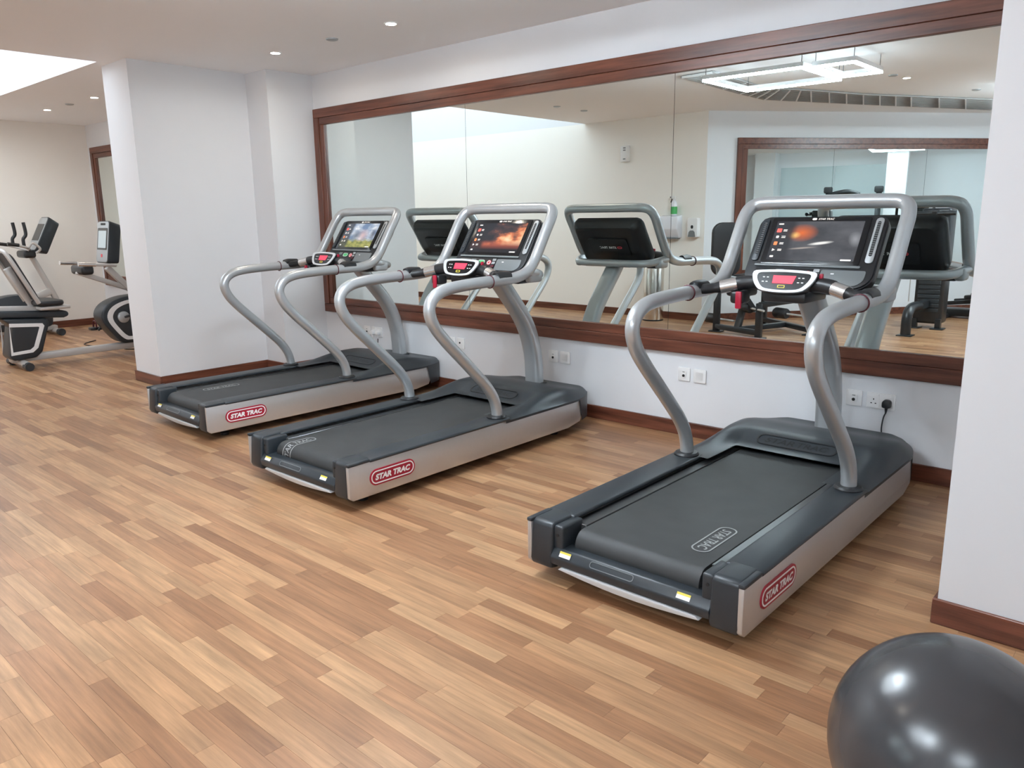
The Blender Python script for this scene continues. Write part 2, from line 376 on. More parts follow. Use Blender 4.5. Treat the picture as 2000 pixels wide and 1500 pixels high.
def strip_geo(m, x0, x1, y0, y1):
    g, d = GAP/2, .0012
    m.add([(x0+g, y0+g, -.004), (x1-g, y0+g, -.004), (x1-g, y1-g, -.004), (x0+g, y1-g, -.004), (x0+g, y0+g, -d*0), (x1-g, y0+g, 0), (x1-g, y1-g, 0), (x0+g, y1-g, 0)],
          [(4,5,6,7),(0,1,5,4),(1,2,6,5),(2,3,7,6),(3,0,4,7)])
sm = {}
for Ln in LENS:
    m = MB(); strip_geo(m, 0, Ln, 0, SW); o = m.build('floor_strip', M['floor1'], smooth=False, fix=False); sm[Ln] = o.data; bpy.data.objects.remove(o)
for i in sorted(near):
    s = strips[i]; o = bpy.data.objects.new('floor_strip', sm[s[7]]); COL.objects.link(o); o.parent = fl; o.location = (s[0], s[2], 0); o.color = (s[4], s[5], 0, 1)
m = MB(); tones = []
for i, s in enumerate(strips):
    if i in near: continue
    strip_geo(m, *s[:4]); tones += [(s[4], s[5])]*5
o = m.build('floor_strips', M['floorN'], fl, smooth=False, fix=False); o['kind'] = 'stuff'
at = o.data.attributes.new('tone', 'FLOAT_COLOR', 'FACE')
for k, (t, q) in enumerate(tones): at.data[k].color = (t, q, 0, 1)

# ------------------------------------------------------------------ mirrors
def mirror(name, label, loc, rz, wd, z0, z1, seams, mats=('wood_x', 'wood_z'), fwid=.138):
    t = tag(empty(name, loc, rz), label, 'mirror')
    def rail(a0, a1, b0, b1, mat, inner):
        m = MB(); k = .072
        m.box(a0, a1, -.036, 0, b0, b1)
        o = m.build('frame_rail', M[mat], t, bevel=.003, seg=1)
        return o
    k = .078
    for (f0, f1, dp, nm) in ((0, k, .038, 'outer'), (k, fwid, .030, 'inner')):
        for zz0, zz1 in ((z1-f1, z1-f0), (z0+f0, z0+f1)):
            MB().box(f0, wd-f0, -dp, 0, zz0, zz1).build('frame_rail', M[mats[0]], t, bevel=.003, seg=1)
        for xx0, xx1 in ((f0, f1), (wd-f1, wd-f0)):
            MB().box(xx0, xx1, -dp, 0, z0+f1, z1-f1).build('frame_stile', M[mats[1]], t, bevel=.003, seg=1)
    e = [fwid] + list(seams) + [wd-fwid]
    for a0, a1 in zip(e, e[1:]):
        MB().box(a0+.0015, a1-.0015, -.010, -.002, z0+fwid, z1-fwid).build('pane', M['mirror'], t, smooth=False)
    MB().box(fwid, wd-fwid, -.0018, 0, z0+fwid, z1-fwid).build('backing', M['hole'], t, smooth=False)
    return t
mirror('wall_mirror', 'long walnut framed mirror of three panes behind the treadmills', (-6.25, YW, 0), 0, 5.64, .538, 2.357, (-4.335+6.25, -2.556+6.25))
mirror('wall_mirror', 'walnut framed mirror behind the exercise bikes', (-11.40, YW, 0), 0, 4.1, .538, 2.357, (1.4, 2.75))
ms = a + ADIR*.40 + ADIR*4.1
mirror('wall_mirror', 'walnut framed mirror on the angled wall', (ms.x, ms.y, 0), math.atan2(.7833, -.6216), 4.1, .52, 2.33, (1.4, 2.75))

# ------------------------------------------------------------------ treadmill
def belt_path(s):
    """distance along the belt from the front of the running deck -> (y, z)"""
    y0, yr, zr, r = 1.46, .105, .160, .054
    L1 = y0 - yr
    if s < L1: return (y0 - s, zr + r, 0)
    t = (s - L1)/r; t = min(t, math.pi)
    return (yr - math.sin(t)*r, zr + math.cos(t)*r, t)
def treadmill(loc, rz, label, kind, blogo):
    T = tag(empty('treadmill', loc, rz), label, 'treadmill', 'treadmills facing the long mirror')
    P = lambda m, n, mat, par=None, **k: m.build(n, M[mat], par or T, **k)
    HW = .452
    def plan(y):      # half width of the housing in plan
        if y < 1.78: return HW
        t = (y-1.78)/.30; return HW - .15*(1-math.sqrt(max(0, 1-t*t)))**.8 if t < 1 else HW-.15
    for s in (-1, 1):
        pts = [(-.008, .232), (-.008, .075), (.012, .058), (1.72, .058), (1.86, .075), (1.88, .10), (1.88, .232)]
        m = MB(); m.prism([(y, z) for y, z in pts], lambda y, z, d: (s*(plan(y)-.02+d) if True else 0, y, z), 0, .02)
        sp = P(m, 'side_panel', 'panel', bevel=.004, seg=2)
        # badge
        def F(off): return lambda aa, bb, dd=0: (s*(HW+off+dd), .245 + s*aa + (0 if s > 0 else 0), .147 + bb)
        bd = MB(); bd.prism(rrect(.292, .083, .0412, 8), lambda aa, bb, dd: (s*(HW-.002+dd), .262+s*aa, .145+bb), 0, .0055); bo = P(bd, 'badge', 'red', sp)
        rg = MB(); rg.ring(rrect(.276, .067, .0333, 8), rrect(.264, .055, .0273, 8), lambda aa, bb, dd: (s*(HW+.0036+dd), .262+s*aa, .145+bb), 0, .001); P(rg, 'badge_ring', 'white', sp)
        lettering('badge_lettering', 'STAR TRAC', .228, .031, lambda aa, bb: (s*(HW+.0046), .262+s*aa, .145+bb), M['white'], sp, offset=.055)
        # deck rail on top of the panel, running forward into the hood
        m = MB(); m.box(min(s*.318, s*(HW+.003)), max(s*.318, s*(HW+.003)), .120, 1.16, .226, .2445); P(m, 'deck_rail', 'dark', bevel=.009, seg=3)
        # foot strip
        m = MB(); m.box(min(s*.268, s*.318), max(s*.268, s*.318), .13, 1.45, .19, .2165); P(m, 'foot_strip', 'strip', bevel=.002, seg=1)
        # rear end cap
        m = MB(); m.prism([(-.012, .085), (-.004, .062), (.03, .055), (.145, .055), (.145, .2455), (.02, .2455), (.002, .235)], lambda y, z, d: (d, y, z), min(s*.333, s*(HW-.016)), max(s*.333, s*(HW-.016)))
        ec = P(m, 'end_cap', 'dark', bevel=.010, seg=3)
        m = MB(); m.box(min(s*(HW-.022), s*(HW+.003)), max(s*(HW-.022), s*(HW+.003)), -.010, .125, .2305, .2470); P(m, 'rail_end', 'dark', bevel=.006, seg=2)
        m = MB(); m.box(min(s*.292, s*.337), max(s*.292, s*.337), .012, .145, .115, .2375); P(m, 'roller_guard', 'dark', bevel=.010, seg=3)
        MB().lathe([(.006, 0), (.006, .003)], (s*.315, .0095, .2), 12, 'y').build('screw', M['hole'], T)
        # foot collar
        MB().lathe([(.060, .24), (.060, .250), (.052, .258), (.036, .260)], (s*.386, 1.115, 0), 28).build('collar', M['black'], T)
        # levelling feet
        for fy in (.16, 1.72): MB().lathe([(.028, 0), (.028, .018), (.012, .022), (.012, .08)], (s*.33, fy, 0), 16).build('levelling_foot', M['black'], T)
    # rear step between the caps
    m = MB(); m.prism([(-.008, .085), (-.012, .118), (.012, .150), (.075, .152), (.075, .085)], lambda y, z, d: (d, y, z), -.335, .335); st = P(m, 'rear_bumper', 'dark', bevel=.006)
    m = MB(); n = 14
    arc = [(-.30+.60*k/n,   .072 - .016*math.sin(math.pi*k/n)) for k in range(n+1)]
    poly = arc + [(.285, .084), (-.285, .084)]
    m.prism(poly, lambda x, z, d: (x, -.011+d, z), 0, .06); P(m, 'kick_strip', 'kick', bevel=.003)
    nn = Vector((0, -.032, .024)).normalized()
    for sx in (-.27, .235):
        fn = lambda aa, bb, e=.0: (sx+aa, 0+bb*.6-.0008*1.5-e*.8, .134+bb*.8+.0008+e*.6)
        k = MB(); k.add([fn(-.026, -.011, .001), fn(.026, -.011, .001), fn(.026, .011, .001), fn(-.026, .011, .001)], [(0,1,2,3)]); so = P(k, 'sticker', 'white', st, smooth=False)
        k = MB(); k.add([fn(-.026, .003, .0016), fn(.026, .003, .0016), fn(.026, .011, .0016), fn(-.026, .011, .0016)], [(0,1,2,3)]); P(k, 'sticker_band', 'yellow', st, smooth=False)
    fn = lambda aa, bb, e=.0: (-.06+aa, bb*.6-e*.8, .134+bb*.8+e*.6)
    k = MB(); k.ring(rrect(.19, .026, .011, 4), rrect(.184, .020, .008, 4), lambda aa, bb, d: fn(aa, bb, .0015+d), 0, .001); P(k, 'label_outline', 'greypad', st)
    # chassis
    MB().box(-.43, .43, .08, 1.80, .07, .15).build('chassis', M['black'], T, smooth=False)
    # belt
    N_ = 60; Ltot = 1.46-.105 + math.pi*.054; m = MB()
    ss = [k/8*(1.46-.105) for k in range(8)] + [1.355 + k/14*math.pi*.054 for k in range(15)]
    for sv in ss:
        by, bz, _ = belt_path(sv)
        for x in (-.262, .262): m.v.append((x, by, bz))
    for x in (-.262, .262): m.v.append((x, 1.46, .10))
    for k in range(len(ss)-1): m.f.append((2*k, 2*k+1, 2*k+3, 2*k+2))
    k = len(ss); m.f.append((2*k-2, 2*k-1, 2*k+1, 2*k)); m.f.append((0, 2*k, 2*k+1, 1)); m.f.append(tuple(range(0, 2*k, 2)) + (2*k,)); m.f.append((tuple(range(1, 2*k, 2)) + (2*k+1,))[::-1])
    bl = P(m, 'running_belt', 'belt')
    bx, bs, bd_ = blogo           # lateral centre, distance along belt of the logo centre, direction
    def bfn(aa, bb, d=0):
        by, bz, t = belt_path(bs + bd_*aa); e = .0012 + d
        return (bx + bd_*bb, by - math.sin(t)*e, bz + math.cos(t)*e)
    def dens(poly):
        out = []
        for i in range(len(poly)):
            p, q = poly[i], poly[(i+1) % len(poly)]; kk = max(1, int(math.dist(p, q)/.012))
            out += [(p[0]+(q[0]-p[0])*j/kk, p[1]+(q[1]-p[1])*j/kk) for j in range(kk)]
        return out
    ob, ib = rrect(.27, .075, .036, 6), rrect(.258, .063, .030, 6)
    nO = []; nI = []
    for i in range(len(ob)):
        j = (i+1) % len(ob); kk = max(1, int(math.dist(ob[i], ob[j])/.012))
        for q in range(kk):
            nO.append((ob[i][0]+(ob[j][0]-ob[i][0])*q/kk, ob[i][1]+(ob[j][1]-ob[i][1])*q/kk)); nI.append((ib[i][0]+(ib[j][0]-ib[i][0])*q/kk, ib[i][1]+(ib[j][1]-ib[i][1])*q/kk))
    k = MB(); k.ring(nO, nI, lambda aa, bb, d: bfn(aa, bb, d), 0, .0006); P(k, 'belt_logo_outline', 'grey', bl)
    lettering('belt_lettering', 'STAR TRAC', .215, .040, bfn, M['grey'], bl)
    # hood
    def hz(u, x, y):
        edge = sst(1.0, .82, abs(u))
        arm = sst(.285, .36, abs(x))
        rise = (1-arm)*sst(1.415, 1.60, y) + arm*sst(1.16, 1.62, y)
        return .2425 + .062*rise*edge - .050*sst(1.70, 2.05, y)*edge - .014*sst(.93, 1, abs(u))
    us = [-1, -.97, -.93, -.86, -.79, -.72, -.64, -.6, -.5, -.35, -.18, 0, .18, .35, .5, .6, .64, .72, .79, .86, .93, .97, 1]
    ys = [1.12+.03*k for k in range(10)] + [1.415] + [1.44+.03*k for k in range(12)] + [1.80+.0275*k for k in range(11)]
    m = MB(); idx = {}
    for j, y in enumerate(ys):
        for i, u in enumerate(us):
            x = u*(plan(y)+.002); idx[i, j] = len(m.v); m.v.append((x, y, hz(u, x, y)))
    for j in range(len(ys)-1):
        for i in range(len(us)-1):
            if ys[j] < 1.41 and abs(us[i]+us[i+1])/2 < .60: continue
            m.f.append((idx[i, j], idx[i+1, j], idx[i+1, j+1], idx[i, j+1]))
    jr = ys.index(1.415); n = len(us)-1
    rim = [idx[i, len(ys)-1] for i in range(n+1)]
    low = []
    for vi in rim: low.append(len(m.v)); m.v.append((m.v[vi][0], m.v[vi][1]+.004, .075))
    for i in range(n): m.f.append((rim[i], rim[i+1], low[i+1], low[i]))
    for i in (0, n):
        col = [idx[i, j] for j in range(len(ys))]; lo = []
        for vi in col: lo.append(len(m.v)); m.v.append((m.v[vi][0], m.v[vi][1], .215 if m.v[vi][1] < 1.86 else .075))
        for j in range(len(ys)-1): m.f.append((col[j], col[j+1], lo[j+1], lo[j]))
    hd = P(m, 'motor_hood', 'dark')
    # embossed badge on the slope of the hood
    hf = lambda aa, bb, d=0: (aa, 1.505+bb*.95, hz(0, aa*.5, 1.505+bb*.95) + .0015 + d)
    k = MB(); k.ring(rrect(.40, .075, .036, 6), rrect(.385, .062, .030, 6), lambda aa, bb, d: hf(aa, bb, d), 0, .002); P(k, 'hood_outline', 'black', hd)
    lettering('hood_lettering', 'STAR', .15, .036, lambda a_, b_: hf(a_-.082, b_), M['black'], hd); lettering('hood_lettering', 'TRAC', .15, .036, lambda a_, b_: hf(a_+.082, b_), M['black'], hd)
    # mast
    mp = cr([(0, 1.925, .24), (0, 1.92, .36), (0, 1.905, .48), (0, 1.86, .62), (0, 1.79, .74), (0, 1.69, .86), (0, 1.60, .96), (0, 1.55, 1.02)], 5)
    m = MB(); m.tube(mp, .066, 20, ry=.043, upv=(1, 0, 0)); m.v = m.v
    # swap axes: wide across x
    m = MB(); base = []
    for i, p in enumerate(mp):
        t = (mp[min(i+1, len(mp)-1)]-mp[max(i-1, 0)]).normalized(); nrm = Vector((0, t.z, -t.y))
        rr_ = rrect(.125, .085, .030, 4)
        for aa, bb in rr_: m.v.append(tuple(p + Vector((1, 0, 0))*aa + nrm*bb))
    sg = len(rr_)
    for i in range(len(mp)-1):
        for q in range(sg): m.f.append((i*sg+q, i*sg+(q+1) % sg, (i+1)*sg+(q+1) % sg, (i+1)*sg+q))
    m.f.append(tuple(range(sg))[::-1]); m.f.append(tuple(range((len(mp)-1)*sg, len(mp)*sg)))
    P(m, 'mast', 'tube')
    MB().box(-.072, .072, 1.87, 1.975, .24, .272).build('mast_collar', M['black'], T, bevel=.006)
    # handrail: one tube from foot to foot round the console
    side = [(1.118, .243), (1.112, .30), (1.085, .37), (1.03, .445), (.94, .535), (.83, .64), (.72, .745), (.645, .83), (.612, .905), (.625, .965), (.68, 1.005), (.77, 1.025), (.93, 1.035), (1.12, 1.040), (1.28, 1.045), (1.39, 1.070), (1.46, 1.125), (1.515, 1.205), (1.575, 1.30), (1.625, 1.375)]
    path = [(.386, yy, zz) for yy, zz in side] + [(.372, 1.660, 1.420), (.335, 1.680, 1.440), (.25, 1.684, 1.445)] + [(0, 1.684, 1.445)]
    path = path + [(-x, yy, zz) for x, yy, zz in path[:-1][::-1]]
    P(MB().tube(cr(path, 5), .0325, 16, upv=None), 'handrail', 'tube')
    bk = [(.380, 1.405, 1.075), (.372, 1.49, 1.062), (.33, 1.58, 1.045), (.24, 1.63, 1.04), (0, 1.635, 1.04)]
    bk = bk + [(-x, yy, zz) for x, yy, zz in bk[:-1][::-1]]
    P(MB().tube(cr(bk, 5), .027, 14), 'lower_rail', 'tube')
    for s in (-1, 1):
        P(MB().tube([(s*.386+.0355*math.cos(t), 1.075, 1.038+.0355*math.sin(t)) for t in [2*math.pi*q/24 for q in range(24)]], .0032, 6, closed=True), 'red_band', 'redband')
        # cup holder tray under the console
        m = MB(); m.box(s*.29-.055, s*.29+.055, 1.37, 1.50, 1.0, 1.055); P(m, 'cup_holder', 'black', bevel=.015, seg=3)
        m = MB(); m.box(s*.365-.028, s*.365+.028, 1.43, 1.545, 1.005, 1.075); P(m, 'pivot_cover', 'silverplastic', bevel=.018, seg=3)
    # console
    O = Vector((0, 1.445, 1.050)); UP = Vector((0, .560, .8285)).normalized(); NN = Vector((0, -UP.z, UP.y))
    C = lambda aa, bb, d=0: tuple(O + Vector((aa, 0, 0)) + UP*bb + NN*d)
    CW, CH = .612, .392
    m = MB()                                       # back shell tapering to the rear
    prof = [(1.0, .0), (1.0, -.035), (.95, -.070), (.86, -.092)]
    o_ = rrect(CW, CH, (.05, .05, .085, .085), 6, 0, CH/2); sg = len(o_)
    for sc_, d in prof:
        for aa, bb in o_: m.v.append(C(aa*sc_, CH/2+(bb-CH/2)*sc_, d))
    for i in range(len(prof)-1):
        for q in range(sg): m.f.append((i*sg+q, i*sg+(q+1) % sg, (i+1)*sg+(q+1) % sg, (i+1)*sg+q))
    m.f.append(tuple(range(sg))[::-1]); m.f.append(tuple(range((len(prof)-1)*sg, len(prof)*sg)))
    cs = P(m, 'console_shell', 'black')
    m = MB(); m.prism(rrect(.35, .15, .02, 4, 0, CH*.5), lambda aa, bb, d: C(aa, bb, d), -.101, -.09); P(m, 'back_plate', 'black', cs, bevel=.004)
    lettering('back_lettering', 'STAR TRAC', .15, .020, lambda aa, bb: C(-aa-.01, CH*.5+bb, -.1015), M['white'], cs)
    m = MB(); m.ring(rrect(.040, .018, .0088, 5), rrect(.034, .012, .0058, 5), lambda aa, bb, d: C(.096+aa, CH*.5+bb, -.1015-d), 0, .001); P(m, 'back_emblem', 'badge_red_lit' if False else 'btn_r', cs)
    m = MB(); m.prism(rrect(CW-.012, CH-.012, (.045, .045, .08, .08), 6, 0, CH/2), lambda aa, bb, d: C(aa, bb, d), 0, .008); fc = P(m, 'console_face', 'black', bevel=.003)
    m = MB(); m.prism(rrect(.468, .262, .012, 4, -.005, .252), lambda aa, bb, d: C(aa, bb, d), .008, .0125); bz = P(m, 'screen_bezel', 'gloss', bevel=.002)
    m = MB(); q = [C(-.212, .142, .0128), C(.202, .142, .0128), C(.202, .358, .0128), C(-.212, .358, .0128)]; m.add(q, [(0, 1, 2, 3)])
    so = m.build('screen', screen_mat(kind), bz, smooth=False, fix=False)
    uvl = so.data.uv_layers.new(name='uv')
    for k, c_ in enumerate(((0, 0), (1, 0), (1, 1), (0, 1))): uvl.data[k].uv = c_
    for k, (mt, w_, h_) in enumerate((('icon_w', .026, .007), ('icon_r', .024, .022), ('icon_w', .014, .014), ('icon_o', .018, .020), ('icon_w', .013, .013), ('icon_w', .018, .010))):
        m = MB(); cy = .343 - k*.0365
        pl = rrect(w_, h_, .003, 2, -.190, cy) if k != 4 else [(-.197, cy-.008), (-.182, cy), (-.197, cy+.008)]
        m.prism(pl, lambda aa, bb, d: C(aa, bb, d), .0129, .0132); P(m, 'screen_icon', mt, so, smooth=False)
        if 0 < k < 5:
            for e in (.0035, -.0035):
                m = MB(); m.prism(rrect(.020, .0035, .001, 1, -.160, cy+e), lambda aa, bb, d: C(aa, bb, d), .0129, .0132); P(m, 'screen_caption', 'icon_w', so, smooth=False)
    m = MB(); m.prism(rrect(.048, .008, .001, 1, .165, .148), lambda aa, bb, d: C(aa, bb, d), .0129, .0132); P(m, 'screen_caption', 'icon_w', so, smooth=False)
    lettering('header_lettering', 'STAR TRAC', .075, .0105, lambda aa, bb: C(.022+aa, .3705+bb, .0132), M['icon_w'], bz)
    m = MB(); m.prism(rrect(.022, .012, .0058, 4, -.034, .3705), lambda aa, bb, d: C(aa, bb, d), .0126, .0132); P(m, 'header_emblem', 'icon_w', bz)
    for s in (-1, 1):                              # speaker strips
        sl = MB(); sl.prism(rrect(.036, .240, .016, 4, s*.268-(.003 if s < 0 else 0), .255), lambda aa, bb, d: C(aa, bb, d), .008, .016); spk = P(sl, 'speaker_trim', 'silverplastic' if s > 0 else 'dark', bevel=.003)
        m = MB(); m.prism(rrect(.015, .185, .007, 4, s*.268, .262), lambda aa, bb, d: C(aa, bb, d), .0165, .0172); P(m, 'speaker_slot', 'hole', spk)
        for k in range(16):
            m = MB(); m.prism(rrect(.013, .0035, .001, 1, s*.268, .178+k*.0112), lambda aa, bb, d: C(aa, bb, d), .0172, .0182); P(m, 'speaker_rib', 'greypad', spk, smooth=False)
    m = MB(); m.prism(rrect(.50, .012, .005, 3, -.01, .112), lambda aa, bb, d: C(aa, bb, d), .008, .018); P(m, 'ledge', 'greypad', bevel=.002)
    m = MB(); m.prism(rrect(.20, .080, (.01, .01, .012, .05), 5, .170, .056), lambda aa, bb, d: C(aa, bb, d), .008, .013); fp = P(m, 'fan_panel', 'greypad', bevel=.003)
    m = MB(); m.prism(rrect(.016, .006, .002, 2, .125, .075), lambda aa, bb, d: C(aa, bb, d), .0131, .0136); P(m, 'fan_symbol', 'white', fp, smooth=False)
    def button(cx, cy, w_, h_, mt, r=.006):
        m = MB(); m.prism(rrect(w_, h_, r, 4, cx, cy), lambda aa, bb, d: C(aa, bb, d), .0125, .0155); return P(m, 'button', mt, bevel=.001, seg=1)
    m = MB(); m.prism(rrect(.30, .085, .012, 4, -.10, .058), lambda aa, bb, d: C(aa, bb, d), .008, .0125); P(m, 'key_panel', 'black', bevel=.002)
    bg_ = button(-.055, .070, .058, .030, 'btn_g', .014)
    m = MB(); m.ring(rrect(.058, .030, .0145, 5, -.055, .070), rrect(.052, .024, .0115, 5, -.055, .070), lambda aa, bb, d: C(aa, bb, d), .0156, .0162); P(m, 'button_ring', 'white', bg_)
    br_ = button(.012, .068, .036, .034, 'btn_r', .016)
    m = MB(); m.ring(rrect(.028, .028, .0138, 6, .012, .068), rrect(.020, .020, .0098, 6, .012, .068), lambda aa, bb, d: C(aa, bb, d), .0156, .0162); P(m, 'button_ring', 'white', br_)
    button(-.125, .080, .040, .022, 'greypad', .003); button(-.18, .068, .03, .02, 'dark', .003)
    for k in range(3): button(.050, .088-.022*k, .028, .017, 'silverplastic' if k < 2 else 'redband', .003)
    # control pod between the handrails
    PO = Vector((0, 1.225, 1.096)); pu = Vector((0, .50, .866)).normalized(); pn = Vector((0, -pu.z, pu.y))
    D = lambda aa, bb, d=0: tuple(PO + Vector((aa, 0, 0)) + pu*bb + pn*d)
    tp = [(-.150, .046), (-.10, .056), (0, .060), (.10, .056), (.150, .046), (.142, .0), (.105, -.045), (.05, -.056), (0, -.058), (-.05, -.056), (-.105, -.045), (-.142, .0)]
    tp = [(p.x, p.y) for p in cr([(x, y_, 0) for x, y_ in tp], 3, closed=True)]
    m = MB(); m.prism(tp, lambda aa, bb, d: D(aa*(1 if d > -.02 else .8), bb*(1 if d > -.02 else .7), d), -.06, 0); pod = P(m, 'control_pod', 'black', bevel=.006)
    inn = [(x*.80, y_*.74) for x, y_ in tp]
    m = MB(); m.ring([(x*.965, y_*.95) for x, y_ in tp], inn, D, 0, .007); P(m, 'pod_ring', 'kick', pod, bevel=.001, seg=1)
    m = MB(); m.prism(inn, D, .001, .004); P(m, 'pod_keypad', 'gloss', pod, smooth=False)
    m = MB(); m.prism([(-.048, .028), (.058, .028), (.048, -.012), (-.045, -.012)], D, .004, .006); P(m, 'pod_display', 'disp', pod, bevel=.001, seg=1)
    m = MB(); m.ring(rrect(.034, .014, .003, 2, 0, -.026), rrect(.027, .008, .002, 2, 0, -.026), D, .004, .0055); P(m, 'pod_mark', 'yellow', pod, smooth=False)
    for sx in (-1, 1):
        for k in range(4):
            m = MB(); m.prism(rrect(.010, .0045, .001, 1, sx*(.072+.018*(k % 2)), .018-.022*(k//2)), D, .004, .005); P(m, 'pod_key', 'white', pod, smooth=False)
    for s in (-1, 1):                              # grips from the pod to the handrails
        A, B_, Cc, Dd = Vector((s*.10, 1.275, 1.088)), Vector((s*.20, 1.25, 1.080)), Vector((s*.295, 1.21, 1.058)), Vector((s*.378, 1.15, 1.046))
        g = MB().tube(cr([A, B_, Cc, Dd], 5), [.036]*3+[.033]*4+[.028]*4+[.024]*3+[.022]*2, 14); gp = P(g, 'heart_rate_grip', 'black')
        k = MB().tube(cr([B_*.75+Cc*.25, B_*.4+Cc*.6, Cc*.97+B_*.03], 4), .0315, 14); P(k, 'grip_contact', 'grip', gp)
        pp = Vector((s*.383, 1.10, 1.062)); g = MB().tube(cr([(s*.386, 1.235, 1.058), (s*.386, 1.16, 1.062), (s*.386, 1.13, 1.056)], 4), .030, 12); P(g, 'grip_end', 'black', gp)
    m = MB(); m.box(-.10, .10, 1.24, 1.50, 1.0, 1.05); P(m, 'pod_bracket', 'black', bevel=.012)
    m = MB(); m.box(-.245, -.175, 1.21, 1.29, .985, 1.045); P(m, 'key_holder', 'black', bevel=.015, seg=3)
    # safety key
    m = MB(); m.box(-.205, -.175, 1.185, 1.20, .965, 1.045); P(m, 'safety_key', 'red', bevel=.006)
    m = MB(); m.box(.150, .166, 1.25, 1.266, 1.105, 1.135); P(m, 'clip', 'red', bevel=.004)
    return T
treadmill((-1.429, 2.179, 0), R(.08), 'grey treadmill with a dark flare picture on its screen, beside the wide pillar', 'flare', (.175, 1.13, 1))
treadmill((-3.411, 2.117, 0), R(.39), 'grey treadmill with an orange sunset picture on its screen, between the other two', 'sunset', (-.17, 1.36, -1))
treadmill((-5.115, 2.292, 0), R(-1.28), 'grey treadmill with a blue and green landscape on its screen, beside the partition', 'landscape', (-.15, 1.06, -1))

# ------------------------------------------------------------------ exercise ball
prof = []
r = .247
for k in range(33):
    t = math.pi*k/32; prof.append((max(r*math.sin(t), .004), r - r*math.cos(t)))
bl = MB().lathe(prof, (0, 0, 0), 64).build('exercise_ball', M['ball'], loc=(-.295, 1.735, 0))
tag(bl, 'shiny dark grey exercise ball on the floor by the wide pillar', 'exercise ball')

# ------------------------------------------------------------------ sockets
def socket(x, kind, label):
    wd = .146 if kind in ('double',) else .086
    t = tag(empty('wall_socket', (x, YW, .40)), label, 'socket', 'white sockets in the row under the mirror')
    MB().prism(rrect(wd, .086, .005, 3), lambda a_, b_, d: (a_, -.009*d, b_), 0, 1).build('plate', M['plate'], t, bevel=.002)
    def hole(cx, cz, w_, h_, mt='hole'): MB().box(cx-w_/2, cx+w_/2, -.0100, -.0088, cz-h_/2, cz+h_/2).build('opening', M[mt], t, smooth=False)
    if kind == 'data':
        MB().prism(rrect(.034, .038, .002, 2), lambda a_, b_, d: (a_, -.009-.0025*d, b_), 0, 1).build('insert', M['plate'], t)
        MB().lathe([(.0085, 0), (.0085, .004)], (0, -.0155, -.008), 16, 'y').build('opening', M['hole'], t); MB().box(-.008, .008, -.0118, -.0112, .012, .018).build('opening', M['grey'], t)
    elif kind == 'switch':
        MB().prism(rrect(.05, .05, .002, 2), lambda a_, b_, d: (a_, -.009-.003*d, b_), 0, 1).build('insert', M['plate'], t); hole(0, .0, .010, .008, 'grey')
        for o_ in t.children[-1:]: o_.location.y = -.003
    elif kind == 'point':
        MB().lathe([(.0075, 0), (.0075, .003)], (-.006, -.012, .004), 14, 'y').build('opening', M['hole'], t)
    else:
        for cx in (-.036, .036):
            MB().prism(rrect(.058, .060, .003, 2, cx, -.006), lambda a_, b_, d: (a_, -.009-.0015*d, b_), 0, 1).build('outlet', M['plate'], t)
            for hx, hz_, w_, h_ in ((0, .008, .005, .009), (-.011, -.014, .008, .005), (.011, -.014, .008, .005)):
                MB().box(cx+hx-w_/2, cx+hx+w_/2, -.0112, -.0104, hz_-h_/2, hz_+h_/2).build('opening', M['hole'], t, smooth=False)
            MB().box(cx+.018, cx+.027, -.014, -.009, .026, .038).build('rocker', M['plate'], t, bevel=.001)
    return t
socket(-5.66, 'data', 'small white data socket next to the double socket of the partition-side treadmill')
socket(-5.52, 'double', 'white double socket with two pale plugs behind the partition-side treadmill')
socket(-4.562, 'data', 'white data socket with a dark round hole, beside a plate with a small dot')
socket(-4.455, 'point', 'white plate with one small off-centre dark dot under the mirror')
socket(-3.497, 'data', 'white data socket next to a blank plate, close to the mast of the middle treadmill')
socket(-3.388, 'switch', 'blank white switch plate close to the mast of the middle treadmill')
socket(-2.432, 'data', 'white data socket next to a blank plate, midway between the two nearer treadmills')
socket(-2.320, 'switch', 'blank white switch plate midway between the two nearer treadmills')
socket(-1.385, 'data', 'white data socket beside the double socket with a black plug')
socket(-1.245, 'double', 'white double socket holding a black plug beside the wide pillar')
def plug(x, mat, label, path, z=.394, s=1):
    t = tag(empty('power_plug', (x, YW-.0115, z)), label, 'plug')
    m = MB(); m.prism(rrect(.046*s, .046*s, (.018, .018, .012, .012), 5), lambda a_, b_, d: (a_*(1-.12*d), -.034*d, b_*(1-.12*d)), 0, 1); m.build('body', M[mat], t, bevel=.004)
    MB().tube([(0, -.017, -.018*s), (0, -.017, -.040*s), (-.001, -.017, -.052*s)], [.009, .006, .004], 10).build('sleeve', M[mat], t)
    MB().tube(cr(path, 6), .0038, 8).build('cord', M['black'], t)
    return t
plug(-1.209, 'black', 'black three-pin plug and cord in the double socket by the wide pillar', [(-.001, -.017, -.05), (-.010, -.018, -.08), (-.014, -.02, -.14), (-.004, -.022, -.20), (.01, -.03, -.28), (.012, -.06, -.388), (-.05, -.09, -.390)])
plug(-5.556, 'plate', 'pale plug with a dark cord, in the outlet nearer the data socket', [(-.001, -.017, -.05), (.008, -.018, -.10), (.03, -.02, -.18), (.045, -.03, -.28), (.05, -.05, -.389), (.1, -.06, -.390)], s=.9)
plug(-5.484, 'plate', 'pale plug with a dark cord, in the outlet nearer the treadmill mast', [(-.001, -.017, -.05), (-.006, -.02, -.10), (-.03, -.045, -.18), (-.03, -.05, -.28), (-.04, -.075, -.389), (-.0, -.10, -.390)], s=.9)

